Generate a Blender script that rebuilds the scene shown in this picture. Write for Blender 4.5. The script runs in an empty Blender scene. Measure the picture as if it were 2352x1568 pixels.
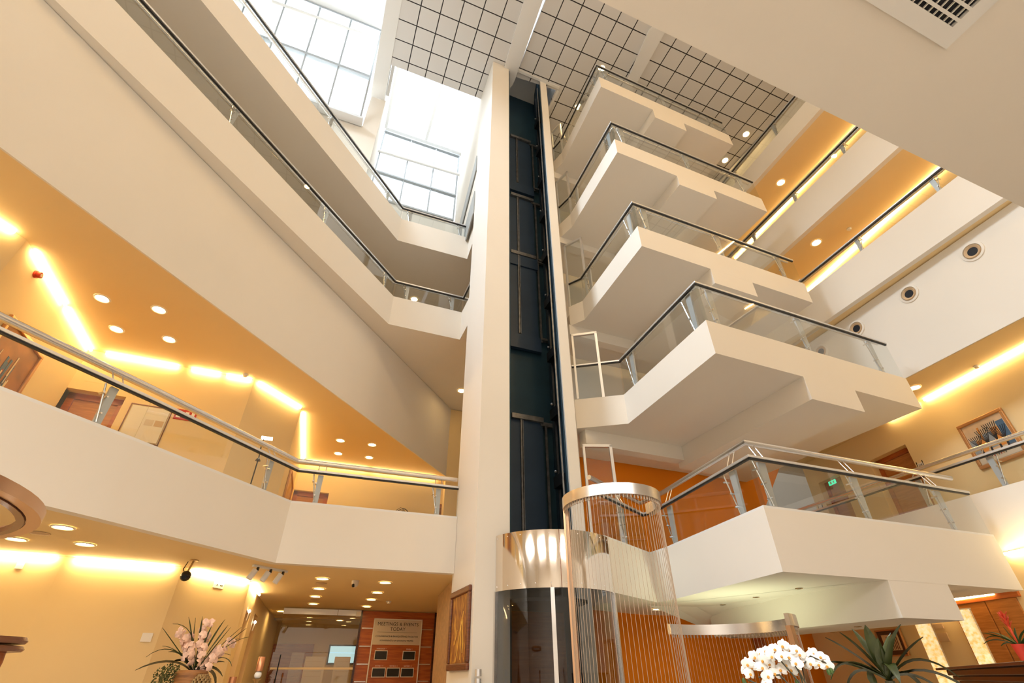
import bpy, bmesh, math, random
from mathutils import Vector, Matrix
random.seed(7)
SC = bpy.context.scene
COL = SC.collection
EYE = 1.6          # camera height; the lobby floor lies at z = 0.4
FLOOR = 0.4

# ------------------------------------------------------------------ camera
cam_d = bpy.data.cameras.new('camera')
cam_d.sensor_fit = 'HORIZONTAL'; cam_d.sensor_width = 36.0; cam_d.lens = 16.975
cam_d.clip_start = 0.05; cam_d.clip_end = 200
cam = bpy.data.objects.new('camera', cam_d); COL.objects.link(cam)
PIT, ROL = 0.6088, -0.00582
_fw = Vector((0, math.cos(PIT), math.sin(PIT))); _rt = Vector((1, 0, 0)); _up = _rt.cross(_fw)
_x = _rt * math.cos(ROL) + _up * math.sin(ROL); _y = _up * math.cos(ROL) - _rt * math.sin(ROL)
cam.matrix_world = Matrix(((_x.x, _y.x, -_fw.x, 0), (_x.y, _y.y, -_fw.y, 0), (_x.z, _y.z, -_fw.z, EYE), (0, 0, 0, 1)))
SC.camera = cam

# ------------------------------------------------------------------ world and exposure
SC.view_settings.view_transform = 'Standard'; SC.view_settings.look = 'None'
SC.view_settings.gamma = 1.0; SC.view_settings.use_curve_mapping = False
SC.view_settings.exposure = 0.0
W = bpy.data.worlds.new('world'); SC.world = W; W.use_nodes = True
W.node_tree.nodes['Background'].inputs[0].default_value = (0.95, 0.975, 1.0, 1)
W.node_tree.nodes['Background'].inputs[1].default_value = 1.5
SC.cycles.max_bounces = 10; SC.cycles.diffuse_bounces = 5; SC.cycles.glossy_bounces = 4
SC.cycles.transparent_max_bounces = 24; SC.cycles.sample_clamp_indirect = 6.0
SC.cycles.caustics_reflective = False; SC.cycles.caustics_refractive = False

def area(name, loc, size, aim, power, color):
    l = bpy.data.lights.new(name, 'AREA'); l.shape = 'RECTANGLE'; l.size, l.size_y = size
    l.energy = power; l.color = color
    o = bpy.data.objects.new(name, l); COL.objects.link(o); o.location = loc
    o.rotation_euler = (Vector(aim) - Vector(loc)).to_track_quat('-Z', 'Y').to_euler()
    return o
DAY = (0.85, 0.935, 1.0)
# daylight behind the roof glazing (it stands where the sky is, outside the glass)
area('skylight_daylight_north', (-8.2, 9.4, 19.6), (6.5, 3.6), (0.0, 2.0, 9.0), 2200, DAY)
area('skylight_daylight_well', (-3.6, 11.6, 23.6), (3.2, 3.6), (-3.3, 11.0, 12.0), 260, DAY)
area('added_daylight_west', (-12.0, -0.5, 25.5), (6.0, 6.0), (1.0, 6.0, 10.0), 7600, DAY)  # fill daylight, added above the unseen west roof opening

# unseen fill lights added over the lobby and atrium, behind and above the camera
for i, (x, y) in enumerate(((-2.0, -2.5), (1.5, -3.0), (5.0, -2.0), (-5.5, -1.0))):
    area('lobby_fill_light', (x, y, 5.3), (2.2, 2.2), (x, y, 0), 215, (1.0, 0.97, 0.94))
for i, (x, y) in enumerate(((0.5, -3.5), (5.5, -2.5), (10.0, -1.0))):
    area('atrium_fill_light', (x, y, 18.1), (1.6, 1.6), (x + 0.5, y + 6, 4), 330, (1.0, 0.62, 0.24))

# ------------------------------------------------------------------ materials
def new_mat(name):
    m = bpy.data.materials.new(name); m.use_nodes = True
    return m, m.node_tree.nodes, m.node_tree.links, m.node_tree.nodes['Principled BSDF']
def mat(name, col, rough=0.6, metal=0.0, spec=0.5, var=0.0, vscale=3.0, bump=0.0, bscale=60.0, coat=0.0):
    m, n, l, b = new_mat(name)
    b.inputs['Base Color'].default_value = (*col, 1); b.inputs['Roughness'].default_value = rough
    b.inputs['Metallic'].default_value = metal; b.inputs['Specular IOR Level'].default_value = spec
    b.inputs['Coat Weight'].default_value = coat
    tc = n.new('ShaderNodeTexCoord')
    if var > 0:
        nz = n.new('ShaderNodeTexNoise'); nz.inputs['Scale'].default_value = vscale; nz.inputs['Detail'].default_value = 4
        l.new(tc.outputs['Object'], nz.inputs['Vector'])
        r = n.new('ShaderNodeValToRGB')
        r.color_ramp.elements[0].position = 0.3; r.color_ramp.elements[1].position = 0.7
        r.color_ramp.elements[0].color = (*[c * (1 - var) for c in col], 1)
        r.color_ramp.elements[1].color = (*[min(1, c * (1 + var)) for c in col], 1)
        l.new(nz.outputs['Fac'], r.inputs[0]); l.new(r.outputs[0], b.inputs['Base Color'])
    if bump > 0:
        nb = n.new('ShaderNodeTexNoise'); nb.inputs['Scale'].default_value = bscale; nb.inputs['Detail'].default_value = 3
        l.new(tc.outputs['Object'], nb.inputs['Vector'])
        bp = n.new('ShaderNodeBump'); bp.inputs['Strength'].default_value = bump; bp.inputs['Distance'].default_value = 0.01
        l.new(nb.outputs['Fac'], bp.inputs['Height']); l.new(bp.outputs[0], b.inputs['Normal'])
    return m
def emit(name, col, s):
    m = bpy.data.materials.new(name); m.use_nodes = True; n = m.node_tree.nodes; l = m.node_tree.links
    n.remove(n['Principled BSDF']); e = n.new('ShaderNodeEmission')
    e.inputs[0].default_value = (*col, 1); e.inputs[1].default_value = s
    l.new(e.outputs[0], n['Material Output'].inputs[0]); return m
def glass(name, tint=(0.93, 0.95, 0.95), gloss=1.0, ior=1.45):
    m = bpy.data.materials.new(name); m.use_nodes = True; n = m.node_tree.nodes; l = m.node_tree.links
    n.remove(n['Principled BSDF'])
    t = n.new('ShaderNodeBsdfTransparent'); t.inputs[0].default_value = (*tint, 1)
    g = n.new('ShaderNodeBsdfGlossy'); g.inputs['Roughness'].default_value = 0.01; g.inputs[0].default_value = (gloss, gloss, gloss, 1)
    f = n.new('ShaderNodeFresnel'); ge = n.new('ShaderNodeNewGeometry'); mr = n.new('ShaderNodeMapRange')
    mr.inputs['To Min'].default_value = ior; mr.inputs['To Max'].default_value = 1.0 / ior
    l.new(ge.outputs['Backfacing'], mr.inputs['Value']); l.new(mr.outputs['Result'], f.inputs[0])
    x = n.new('ShaderNodeMixShader'); l.new(f.outputs[0], x.inputs[0]); l.new(t.outputs[0], x.inputs[1]); l.new(g.outputs[0], x.inputs[2])
    l.new(x.outputs[0], n['Material Output'].inputs[0]); return m
def wood(name, c1, c2, scale=3.0, rough=0.4, axis=(1, 1, 12)):
    m, n, l, b = new_mat(name)
    tc = n.new('ShaderNodeTexCoord'); mp = n.new('ShaderNodeMapping'); mp.inputs['Scale'].default_value = axis
    nz = n.new('ShaderNodeTexNoise'); nz.inputs['Scale'].default_value = scale; nz.inputs['Detail'].default_value = 6
    nz.inputs['Distortion'].default_value = 0.6
    r = n.new('ShaderNodeValToRGB'); r.color_ramp.elements[0].position = 0.35; r.color_ramp.elements[1].position = 0.68
    r.color_ramp.elements[0].color = (*c1, 1); r.color_ramp.elements[1].color = (*c2, 1)
    l.new(tc.outputs['Object'], mp.inputs[0]); l.new(mp.outputs[0], nz.inputs['Vector']); l.new(nz.outputs['Fac'], r.inputs[0])
    l.new(r.outputs[0], b.inputs['Base Color']); b.inputs['Roughness'].default_value = rough
    return m
PAINT = (0.81, 0.77, 0.705)
M = {}
M['paint'] = mat('cream_wall_paint', PAINT, 0.75, spec=0.25, var=0.015, vscale=0.7, bump=0.03, bscale=90)
M['yellow'] = mat('yellow_paint_and_ceiling_glow', (0.83, 0.65, 0.36), 0.75, spec=0.25, var=0.015, vscale=0.7, bump=0.03, bscale=90)  # wall paint; on ceilings the yellow puts warm lamp light into the colour
M['mullion'] = mat('grey_window_bar', (0.36, 0.39, 0.41), 0.5)
M['white'] = mat('white_paint', (0.80, 0.80, 0.79), 0.55, spec=0.3)
M['orange'] = mat('orange_wall_paint', (0.78, 0.25, 0.008), 0.7, spec=0.25, var=0.03, vscale=0.8)
M['floor'] = mat('polished_floor_stone', (0.50, 0.43, 0.34), 0.35, var=0.15, vscale=2)
M['teal'] = mat('dark_teal_shaft_steel', (0.016, 0.048, 0.075), 0.5, spec=0.35, var=0.18, vscale=1.2, bump=0.1, bscale=25)
M['tealdoor'] = mat('blue_black_door_steel', (0.026, 0.05, 0.09), 0.45, spec=0.35, var=0.12, vscale=1.5)
M['darkmetal'] = mat('black_steel', (0.015, 0.018, 0.022), 0.4, metal=0.6)
M['galv'] = mat('galvanised_rail', (0.20, 0.20, 0.20), 0.4, metal=0.7, var=0.25, vscale=9)
M['steel'] = mat('brushed_steel', (0.72, 0.70, 0.68), 0.27, metal=1.0)
M['alu'] = mat('satin_aluminium', (0.74, 0.75, 0.77), 0.42, metal=0.85)
M['post'] = mat('painted_grey_post', (0.60, 0.60, 0.61), 0.45, metal=0.3)
M['darkseal'] = mat('dark_rubber_seal', (0.02, 0.02, 0.022), 0.5)
M['mirror'] = mat('mirror_polished_steel', (0.86, 0.78, 0.68), 0.07, metal=1.0)
M['bronze'] = mat('satin_bronze', (0.62, 0.38, 0.22), 0.3, metal=0.9)
M['brownmetal'] = mat('brown_lacquered_metal', (0.19, 0.075, 0.035), 0.25, metal=0.5)
M['wire'] = mat('steel_cable', (0.42, 0.33, 0.25), 0.45, metal=0.5)
M['glass'] = glass('clear_glass'); M['smoke'] = glass('grey_cylinder_glass', (0.66, 0.67, 0.68), 0.9, 1.5)
M['skyglass'] = glass('window_glass', (0.97, 0.985, 1.0), 0.6)
M['plate'] = glass('partition_glass', (0.9, 0.86, 0.78), 1.0, 1.6)
M['door'] = wood('orange_brown_door_veneer', (0.40, 0.15, 0.035), (0.55, 0.23, 0.06), 3, 0.35)
M['panel'] = wood('cherry_wood_panel', (0.33, 0.075, 0.014), (0.50, 0.14, 0.028), 2.2, 0.3)
M['darkwood'] = wood('dark_mahogany', (0.035, 0.010, 0.006), (0.09, 0.022, 0.010), 3, 0.25)
M['frame'] = wood('brown_picture_frame', (0.10, 0.028, 0.012), (0.20, 0.06, 0.02), 5, 0.35)
M['goldframe'] = mat('copper_gold_frame', (0.62, 0.33, 0.14), 0.35, metal=0.6)
M['stone'] = mat('beige_brown_stone', (0.46, 0.30, 0.17), 0.4, var=0.25, vscale=14)
M['plastic'] = mat('white_plastic', (0.85, 0.82, 0.76), 0.4)
M['blackplastic'] = mat('black_plastic', (0.012, 0.011, 0.012), 0.25)
M['red'] = mat('red_plastic', (0.50, 0.035, 0.018), 0.35)
M['hole'] = mat('dark_duct', (0.004, 0.005, 0.010), 0.7)
M['leaf'] = mat('dark_green_leaf', (0.040, 0.050, 0.012), 0.35, var=0.4, vscale=8)
M['leaf2'] = mat('mid_green_leaf', (0.050, 0.10, 0.022), 0.4, var=0.3, vscale=8)
M['petal'] = mat('white_orchid_petal', (0.90, 0.89, 0.86), 0.5, var=0.03, vscale=30)
M['pinkpetal'] = mat('peach_flower_petal', (0.82, 0.52, 0.38), 0.5, var=0.25, vscale=25)
M['lip'] = mat('yellow_orchid_lip', (0.70, 0.33, 0.05), 0.5)
M['bract'] = mat('red_bromeliad_bract', (0.62, 0.06, 0.02), 0.4)
M['stem'] = mat('dark_flower_stem', (0.05, 0.045, 0.02), 0.5)
M['moss'] = mat('olive_moss', (0.10, 0.10, 0.025), 0.9, var=0.5, vscale=30)
M['pot'] = wood('carved_wooden_pot', (0.16, 0.06, 0.015), (0.38, 0.16, 0.04), 4, 0.5)
M['copper'] = mat('copper_candle', (0.60, 0.26, 0.12), 0.28, metal=0.7)
M['brass'] = mat('aged_brass', (0.50, 0.34, 0.16), 0.35, metal=0.9)
WARM = (1.0, 0.72, 0.34)
M['cove'] = emit('warm_cove_tube_light', WARM, 32.0); M['cove0'] = emit('strong_warm_cove_tube_light', WARM, 48.0)
M['lamp'] = emit('warm_downlight_lamp', (1.0, 0.66, 0.26), 60.0)
M['lamp_cool'] = emit('pale_lamp', (1.0, 0.93, 0.78), 14.0)
M['ink'] = mat('dark_lettering', (0.03, 0.03, 0.035), 0.5)
M['whiteink'] = mat('pale_lettering', (0.90, 0.84, 0.76), 0.5)
M['signplate'] = mat('grey_beige_sign_plate', (0.66, 0.58, 0.50), 0.5)
M['frost'] = mat('frosted_glass', (0.80, 0.66, 0.45), 0.5, spec=0.6)
M['tv'] = emit('glowing_screen_picture', (0.45, 0.72, 0.85), 1.3)
M['screen'] = mat('dark_display_glass', (0.02, 0.025, 0.03), 0.08)
M['exit'] = emit('green_exit_sign', (0.05, 0.62, 0.30), 1.6)
M['greypanel'] = mat('grey_recess_panel', (0.40, 0.42, 0.42), 0.6)
M['tan'] = mat('tan_plaster', (0.58, 0.42, 0.26), 0.7)

# parchment shade that glows from the lamps inside it
m, n, l, b = new_mat('glowing_parchment_shade'); M['parch'] = m
tc = n.new('ShaderNodeTexCoord'); nz = n.new('ShaderNodeTexNoise'); nz.inputs['Scale'].default_value = 22; nz.inputs['Detail'].default_value = 5
r = n.new('ShaderNodeValToRGB'); r.color_ramp.elements[0].color = (1, 0.55, 0.16, 1); r.color_ramp.elements[1].color = (1, 0.86, 0.50, 1)
r.color_ramp.elements[0].position = 0.38; r.color_ramp.elements[1].position = 0.6
l.new(tc.outputs['Object'], nz.inputs['Vector']); l.new(nz.outputs['Fac'], r.inputs[0])
l.new(r.outputs[0], b.inputs['Emission Color']); b.inputs['Emission Strength'].default_value = 0.65
l.new(r.outputs[0], b.inputs['Base Color'])

# suspended tile ceiling: 0.6 m square tiles turned with the building, dark open joints
m, n, l, b = new_mat('grey_ceiling_tiles'); M['tiles'] = m
def tile_mat(name, off, col):
    m, n, l, b = new_mat(name)
    tc = n.new('ShaderNodeTexCoord'); mp = n.new('ShaderNodeMapping'); mp.vector_type = 'TEXTURE'
    mp.inputs['Location'].default_value = (-3.248, 5.948, 0); mp.inputs['Rotation'].default_value = (0, 0, 0.3783)
    mp.inputs['Scale'].default_value = (0.596, 0.596, 1)
    l.new(tc.outputs['Object'], mp.inputs[0]); sp = n.new('ShaderNodeSeparateXYZ'); l.new(mp.outputs[0], sp.inputs[0])
    def joint(sock, o):
        a = n.new('ShaderNodeMath'); a.operation = 'SUBTRACT'; a.inputs[1].default_value = o - 40.0; l.new(sock, a.inputs[0])
        f = n.new('ShaderNodeMath'); f.operation = 'FRACT'; l.new(a.outputs[0], f.inputs[0])
        s = n.new('ShaderNodeMath'); s.operation = 'SUBTRACT'; s.inputs[1].default_value = 0.5; l.new(f.outputs[0], s.inputs[0])
        ab = n.new('ShaderNodeMath'); ab.operation = 'ABSOLUTE'; l.new(s.outputs[0], ab.inputs[0])
        g = n.new('ShaderNodeMath'); g.operation = 'GREATER_THAN'; g.inputs[1].default_value = 0.474; l.new(ab.outputs[0], g.inputs[0])
        return g
    gx = joint(sp.outputs[0], off); gy = joint(sp.outputs[1], 0.0)
    mx = n.new('ShaderNodeMath'); mx.operation = 'MAXIMUM'; l.new(gx.outputs[0], mx.inputs[0]); l.new(gy.outputs[0], mx.inputs[1])
    c = n.new('ShaderNodeMixRGB'); c.inputs[1].default_value = (*col, 1); c.inputs[2].default_value = (0.025, 0.022, 0.025, 1)
    l.new(mx.outputs[0], c.inputs[0]); l.new(c.outputs[0], b.inputs['Base Color']); b.inputs['Roughness'].default_value = 0.8
    return m
TILE = (0.70, 0.69, 0.68)
M['tilesA'] = tile_mat('ceiling_tiles_west', 0.0, TILE)
M['tilesB'] = tile_mat('ceiling_tiles_middle', 0.637, TILE)
M['tilesC'] = tile_mat('ceiling_tiles_east', 0.077, TILE)

# ------------------------------------------------------------------ mesh helpers
class MB:
    def __init__(s): s.v = []; s.f = []; s.sm = False
    def add(s, vs, fs):
        k = len(s.v); s.v += [tuple(float(c) for c in v) for v in vs]; s.f += [tuple(i + k for i in f) for f in fs]; return s
    def prism(s, poly, z0, z1):
        n = len(poly); vs = [(p[0], p[1], z0) for p in poly] + [(p[0], p[1], z1) for p in poly]
        return s.add(vs, [tuple(range(n))[::-1], tuple(range(n, 2 * n))] + [(i, (i + 1) % n, n + (i + 1) % n, n + i) for i in range(n)])
    def extr(s, pts, d):      # any planar polygon pushed along d
        n = len(pts); d = Vector(d); vs = [Vector(p) for p in pts]; vs = vs + [v + d for v in vs]
        return s.add(vs, [tuple(range(n))[::-1], tuple(range(n, 2 * n))] + [(i, (i + 1) % n, n + (i + 1) % n, n + i) for i in range(n)])
    def wall(s, p, q, z0, z1, t, side=1, off=0.0):   # slab along p-q; side=+1 thickens to the left of p->q
        p = Vector(p[:2]); q = Vector(q[:2]); d = (q - p).normalized(); n = Vector((-d.y, d.x)) * side
        a, b_ = p + n * off, q + n * off
        poly = [a, b_, b_ + n * t, a + n * t]
        if side < 0: poly = poly[::-1]
        return s.prism(poly, z0, z1)
    def wallh(s, p, q, z0, z1, t, side, holes):       # wall with rectangular openings (s0, s1, za, zb) measured along p-q
        p = Vector(p[:2]); q = Vector(q[:2]); L = (q - p).length; d = (q - p).normalized()
        xs = sorted(set([0, L] + [h[0] for h in holes] + [h[1] for h in holes]))
        for a, b_ in zip(xs, xs[1:]):
            mid = (a + b_) / 2; cuts = sorted([(h[2], h[3]) for h in holes if h[0] < mid < h[1]]); z = z0
            for c0, c1 in cuts:
                if c0 > z + 1e-4: s.wall(p + d * a, p + d * b_, z, c0, t, side)
                z = c1
            if z < z1 - 1e-4: s.wall(p + d * a, p + d * b_, z, z1, t, side)
        return s
    def tube(s, pts, r, n=8, cap=True, r2=None):
        pts = [Vector(p) for p in pts]; m = len(pts); k = len(s.v); up = Vector((0, 0, 1))
        for i, p in enumerate(pts):
            t = ((pts[min(i + 1, m - 1)] - p).normalized() if i < m - 1 else Vector()) + ((p - pts[max(i - 1, 0)]).normalized() if i > 0 else Vector())
            t.normalize(); a = t.cross(up)
            if a.length < 1e-3: a = t.cross(Vector((1, 0, 0)))
            a.normalize(); b_ = t.cross(a)
            sc = 1.0
            if 0 < i < m - 1:
                c = (pts[i + 1] - p).normalized().dot((p - pts[i - 1]).normalized()); sc = 1 / max(0.5, math.sqrt((1 + c) / 2))
            rr = r if r2 is None else r + (r2 - r) * i / (m - 1)
            for j in range(n):
                w = 2 * math.pi * j / n; s.v.append(tuple(p + (a * math.cos(w) * sc + b_ * math.sin(w)) * rr))
        for i in range(m - 1):
            for j in range(n):
                s.f.append((k + i * n + j, k + i * n + (j + 1) % n, k + (i + 1) * n + (j + 1) % n, k + (i + 1) * n + j))
        if cap: s.f.append(tuple(k + j for j in range(n))[::-1]); s.f.append(tuple(k + (m - 1) * n + j for j in range(n)))
        return s
    def bar(s, pts, w, h):     # rectangular section along a plan polyline, h below the given z
        pts = [Vector(p) for p in pts]; m = len(pts); k = len(s.v)
        for i, p in enumerate(pts):
            d1 = (pts[min(i + 1, m - 1)] - p) if i < m - 1 else None; d0 = (p - pts[i - 1]) if i > 0 else None
            def nn(d): return Vector((-d.y, d.x, 0)).normalized()
            if d1 is None: nrm = nn(d0)
            elif d0 is None: nrm = nn(d1)
            else:
                nrm = (nn(d0) + nn(d1)).normalized(); nrm = nrm / max(0.35, nrm.dot(nn(d0)))
            for sx, sz in ((-.5, 0), (.5, 0), (.5, -1), (-.5, -1)): s.v.append(tuple(p + nrm * w * sx + Vector((0, 0, h * sz))))
        for i in range(m - 1):
            for j in range(4): s.f.append((k + i * 4 + j, k + i * 4 + (j + 1) % 4, k + (i + 1) * 4 + (j + 1) % 4, k + (i + 1) * 4 + j))
        s.f.append((k, k + 1, k + 2, k + 3)); s.f.append(tuple(k + (m - 1) * 4 + j for j in (3, 2, 1, 0)))
        return s
    def lathe(s, prof, c, n=24, a0=0.0, a1=2 * math.pi, cl=True):
        k = len(s.v); full = abs(a1 - a0 - 2 * math.pi) < 1e-6; m = n if full else n + 1
        for r, z in prof:
            for j in range(m):
                w = a0 + (a1 - a0) * j / n; s.v.append((c[0] + r * math.cos(w), c[1] + r * math.sin(w), c[2] + z))
        for i in range(len(prof) - 1):
            for j in range(n):
                j2 = (j + 1) % m
                s.f.append((k + i * m + j, k + i * m + j2, k + (i + 1) * m + j2, k + (i + 1) * m + j))
        if full and cl:
            if prof[0][0] > 1e-5: s.f.append(tuple(k + j for j in range(m))[::-1])
            if prof[-1][0] > 1e-5: s.f.append(tuple(k + (len(prof) - 1) * m + j for j in range(m)))
        return s
    def box(s, c, sx, sy, sz, ang=0.0):
        ca, sa = math.cos(ang), math.sin(ang); vs = []
        for z in (-sz / 2, sz / 2):
            for x, y in ((-sx / 2, -sy / 2), (sx / 2, -sy / 2), (sx / 2, sy / 2), (-sx / 2, sy / 2)):
                vs.append((c[0] + x * ca - y * sa, c[1] + x * sa + y * ca, c[2] + z))
        return s.add(vs, [(3, 2, 1, 0), (4, 5, 6, 7), (0, 1, 5, 4), (1, 2, 6, 5), (2, 3, 7, 6), (3, 0, 4, 7)])
    def ball(s, c, r, n=10, sq=(1, 1, 1)):
        k = len(s.v); m = n // 2
        s.v.append((c[0], c[1], c[2] - r * sq[2]))
        for i in range(1, m):
            t = -math.pi / 2 + math.pi * i / m
            for j in range(n):
                w = 2 * math.pi * j / n; s.v.append((c[0] + r * sq[0] * math.cos(t) * math.cos(w), c[1] + r * sq[1] * math.cos(t) * math.sin(w), c[2] + r * sq[2] * math.sin(t)))
        s.v.append((c[0], c[1], c[2] + r * sq[2])); top = len(s.v) - 1
        for j in range(n):
            s.f.append((k, k + 1 + (j + 1) % n, k + 1 + j)); s.f.append((top, top - n + j, top - n + (j + 1) % n))
            for i in range(m - 2):
                a = k + 1 + i * n; s.f.append((a + j, a + (j + 1) % n, a + n + (j + 1) % n, a + n + j))
        return s
    def build(s, name, material, parent=None, origin=None, smooth=False, bevel=0.0):
        o0 = Vector(origin) if origin is not None else Vector((0, 0, 0))
        me = bpy.data.meshes.new(name); me.from_pydata([tuple(Vector(v) - o0) for v in s.v], [], s.f)
        bm = bmesh.new(); bm.from_mesh(me); bmesh.ops.recalc_face_normals(bm, faces=bm.faces)
        big = [f for f in bm.faces if len(f.verts) > 4]
        if big: bmesh.ops.triangulate(bm, faces=big)
        bm.to_mesh(me); bm.free()
        if smooth:
            for p in me.polygons: p.use_smooth = True
            try: me.set_sharp_from_angle(angle=math.radians(42))
            except Exception: pass
        me.materials.append(material)
        o = bpy.data.objects.new(name, me); COL.objects.link(o)
        if parent is not None: o.parent = parent
        else: o.location = o0
        if bevel:
            b = o.modifiers.new('bevel', 'BEVEL'); b.width = bevel; b.segments = 2; b.limit_method = 'ANGLE'
        return o
def struct(name, mb, m, **k):
    o = mb.build(name, m, **k); o['kind'] = 'structure'; return o
class Thing:
    def __init__(s, name, label, cat, origin, group=None, rz=0.0):
        s.o = bpy.data.objects.new(name, None); COL.objects.link(s.o); s.org = Vector(origin); s.o.location = s.org
        s.o.empty_display_size = 0.1
        s.o['label'] = label; s.o['category'] = cat
        if group: s.o['group'] = group
    def part(s, name, mb, m, parent=None, label=None, **k):
        o = mb.build(name, m, parent=parent or s.o, origin=s.org, **k)
        if label: o['label'] = label
        return o
def single(name, mb, m, label, cat, origin, group=None, **k):
    o = mb.build(name, m, origin=origin, **k); o['label'] = label; o['category'] = cat
    if group: o['group'] = group
    return o
def copy_tree(o, parent=None):
    c = o.copy(); COL.objects.link(c); c.parent = parent
    for ch in list(o.children): copy_tree(ch, c)
    return c
def dirv(deg, L=1.0): return Vector((math.cos(math.radians(deg)) * L, math.sin(math.radians(deg)) * L))
def off(p, deg, L): return (p[0] + math.cos(math.radians(deg)) * L, p[1] + math.sin(math.radians(deg)) * L)
def lerp(a, b_, t): return tuple(a[i] + (b_[i] - a[i]) * t for i in range(len(a)))
def text(name, body, origin, right, upv, size, m, parent, org, align='CENTER', depth=0.002, spacing=1.0):
    cu = bpy.data.curves.new(name, 'FONT'); cu.body = body; cu.size = size; cu.align_x = align; cu.align_y = 'CENTER'; cu.extrude = depth
    cu.space_character = spacing
    o = bpy.data.objects.new(name, cu); R = Vector(right).normalized(); U_ = Vector(upv).normalized(); N = R.cross(U_)
    mw = Matrix(((R.x, U_.x, N.x, origin[0] - org[0]), (R.y, U_.y, N.y, origin[1] - org[1]), (R.z, U_.z, N.z, origin[2] - org[2]), (0, 0, 0, 1)))
    COL.objects.link(o); dg = bpy.context.evaluated_depsgraph_get(); dg.update()
    me = bpy.data.meshes.new_from_object(o.evaluated_get(dg)); COL.objects.unlink(o); bpy.data.objects.remove(o)
    me.transform(mw); me.materials.clear(); me.materials.append(m)
    q = bpy.data.objects.new(name, me); COL.objects.link(q); q.parent = parent
    return q

# ------------------------------------------------------------------ shell: floor, ceilings, walls
A22 = math.radians(22)
struct('floor', MB().prism([(-12, -7), (14, -7), (14, 22), (-12, 22)], FLOOR - 0.2, FLOOR), M['floor'])
# tiled ceilings between the roof beams
u, v = dirv(22), dirv(112)
def uv(p, a, b_): return (p[0] + u.x * a + v.x * b_, p[1] + u.y * a + v.y * b_)
pA = (-0.74, 9.17)       # back right corner of the west field, at the lift shaft
struct('ceiling', MB().prism([uv(pA, -3.5, 0), uv(pA, 0.12, 0), uv(pA, 0.12, -17), uv(pA, -3.5, -17)], 18.3, 18.42), M['tilesA'])
# the middle field leaves the lift shaft recess open
struct('ceiling', MB().prism([(0.184, 8.30), (1.574, 8.751), (1.20, 9.72), uv((1.20, 9.72), 3.6, 0), (4.331, 7.97), (4.231, 8.0), uv((4.9, 6.2), 0, -14), uv((1.0, 5.95), 0, -13.5)], 18.302, 18.42), M['tilesB'])
struct('ceiling', MB().prism([(4.0, 9.2), (5.2, 5.9), (9.7, -6.6), (14.2, -6.6), (14.2, 4.4), (10.2, 14.6), (1.6, 13.2)], 18.325, 18.44), M['tilesC'])
def beam(poly, z0, z1): struct('trim_%d' % (len([o for o in bpy.data.objects if o.name.startswith('trim_')]) + 1), MB().prism(poly, z0, z1), M['white'])
struct('ceiling', MB().prism([(1.20, 9.72), (4.54, 11.07), (3.9, 13.2), (0.5, 12.0)], 18.303, 18.42), M['tilesB'])
beam([(-0.612, 9.194), (0.075, 8.52), (0.184, 8.25), (0.982, 6.0), (3.0, 0.6), (2.45, 0.4), (0.436, 5.998)][::-1], 18.2, 18.6)
beam([(3.70, 9.5), (4.0, 9.5), (4.231, 8.684), (4.801, 7.074), (6.6, 2.0), (6.1, 1.8), (4.33, 6.945), (3.958, 8.431)][::-1], 18.2, 18.6)
beam([(-4.88, 8.91), (-4.44, 9.07), (-3.24, 6.02), (-1.4, 1.3), (-1.9, 1.1), (-3.71, 6.01)][::-1], 18.28, 18.9)
# light well behind the west field
def wl(name, p, q, z0, z1, t=0.15, side=1, m=None, holes=None):
    mb = MB()
    if m is None and (name in ('wall_left', 'wall_right')) and z1 < 15: m = M['yellow']
    if holes: mb.wallh(p, q, z0, z1, t, side, holes)
    else: mb.wall(p, q, z0, z1, t, side)
    return struct(name, mb, m or M['paint'])
wl('wall_north', (-4.854, 8.92), (-4.40, 9.10), 12.0, 18.3, 0.25)            # pilaster under the west beam
wl('wall_north', (-9.0, 7.24), (-4.854, 8.92), 12.0, 16.46, 0.2)
wl('wall_west', (-4.441, 9.09), (-5.95, 12.85), 12.0, 22.9, 0.15)
wl('wall_east', (-1.04, 9.2), (-2.45, 14.2), 12.85, 22.9, 0.15, -1)
wl('wall_south', uv(pA, -3.9, 0.0), uv(pA, 0.2, 0.0), 18.44, 22.9, 0.12, -1)
wl('wall_north', (-5.95, 12.88), (-2.3, 14.35), 12.0, 17.9, 0.15)
# upper roof with an opening added for the unseen west roof light
struct('ceiling', MB().prism([(-12, 4.05), (-12, 7.3), (-9.0, 7.3), (-4.3, 9.0), (-3.0, 5.3), (-3.0, 4.05)], 20.5, 20.6), M['white'])
struct('ceiling', MB().prism([(-12, -6.6), (-12, -2.2), (-1.0, -2.2), (-1.0, -6.6)], 20.5, 20.6), M['white'])
struct('ceiling', MB().prism([(-12, -2.2), (-12, 4.05), (-10.6, 4.05), (-10.6, -2.2)], 20.5, 20.6).prism([(-3.0, -2.2), (-3.0, 4.05), (-2.4, 4.05), (-0.8, 0.0), (-0.8, -2.2)], 20.5, 20.6), M['white'])
struct('wall_east', MB().wall((-4.42, 9.06), (-0.6, -0.4), 18.6, 20.6, 0.1, 1).wall((-0.6, -0.4), (-0.6, -6.6), 18.3, 20.6, 0.1, 1), M['white'])
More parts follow.
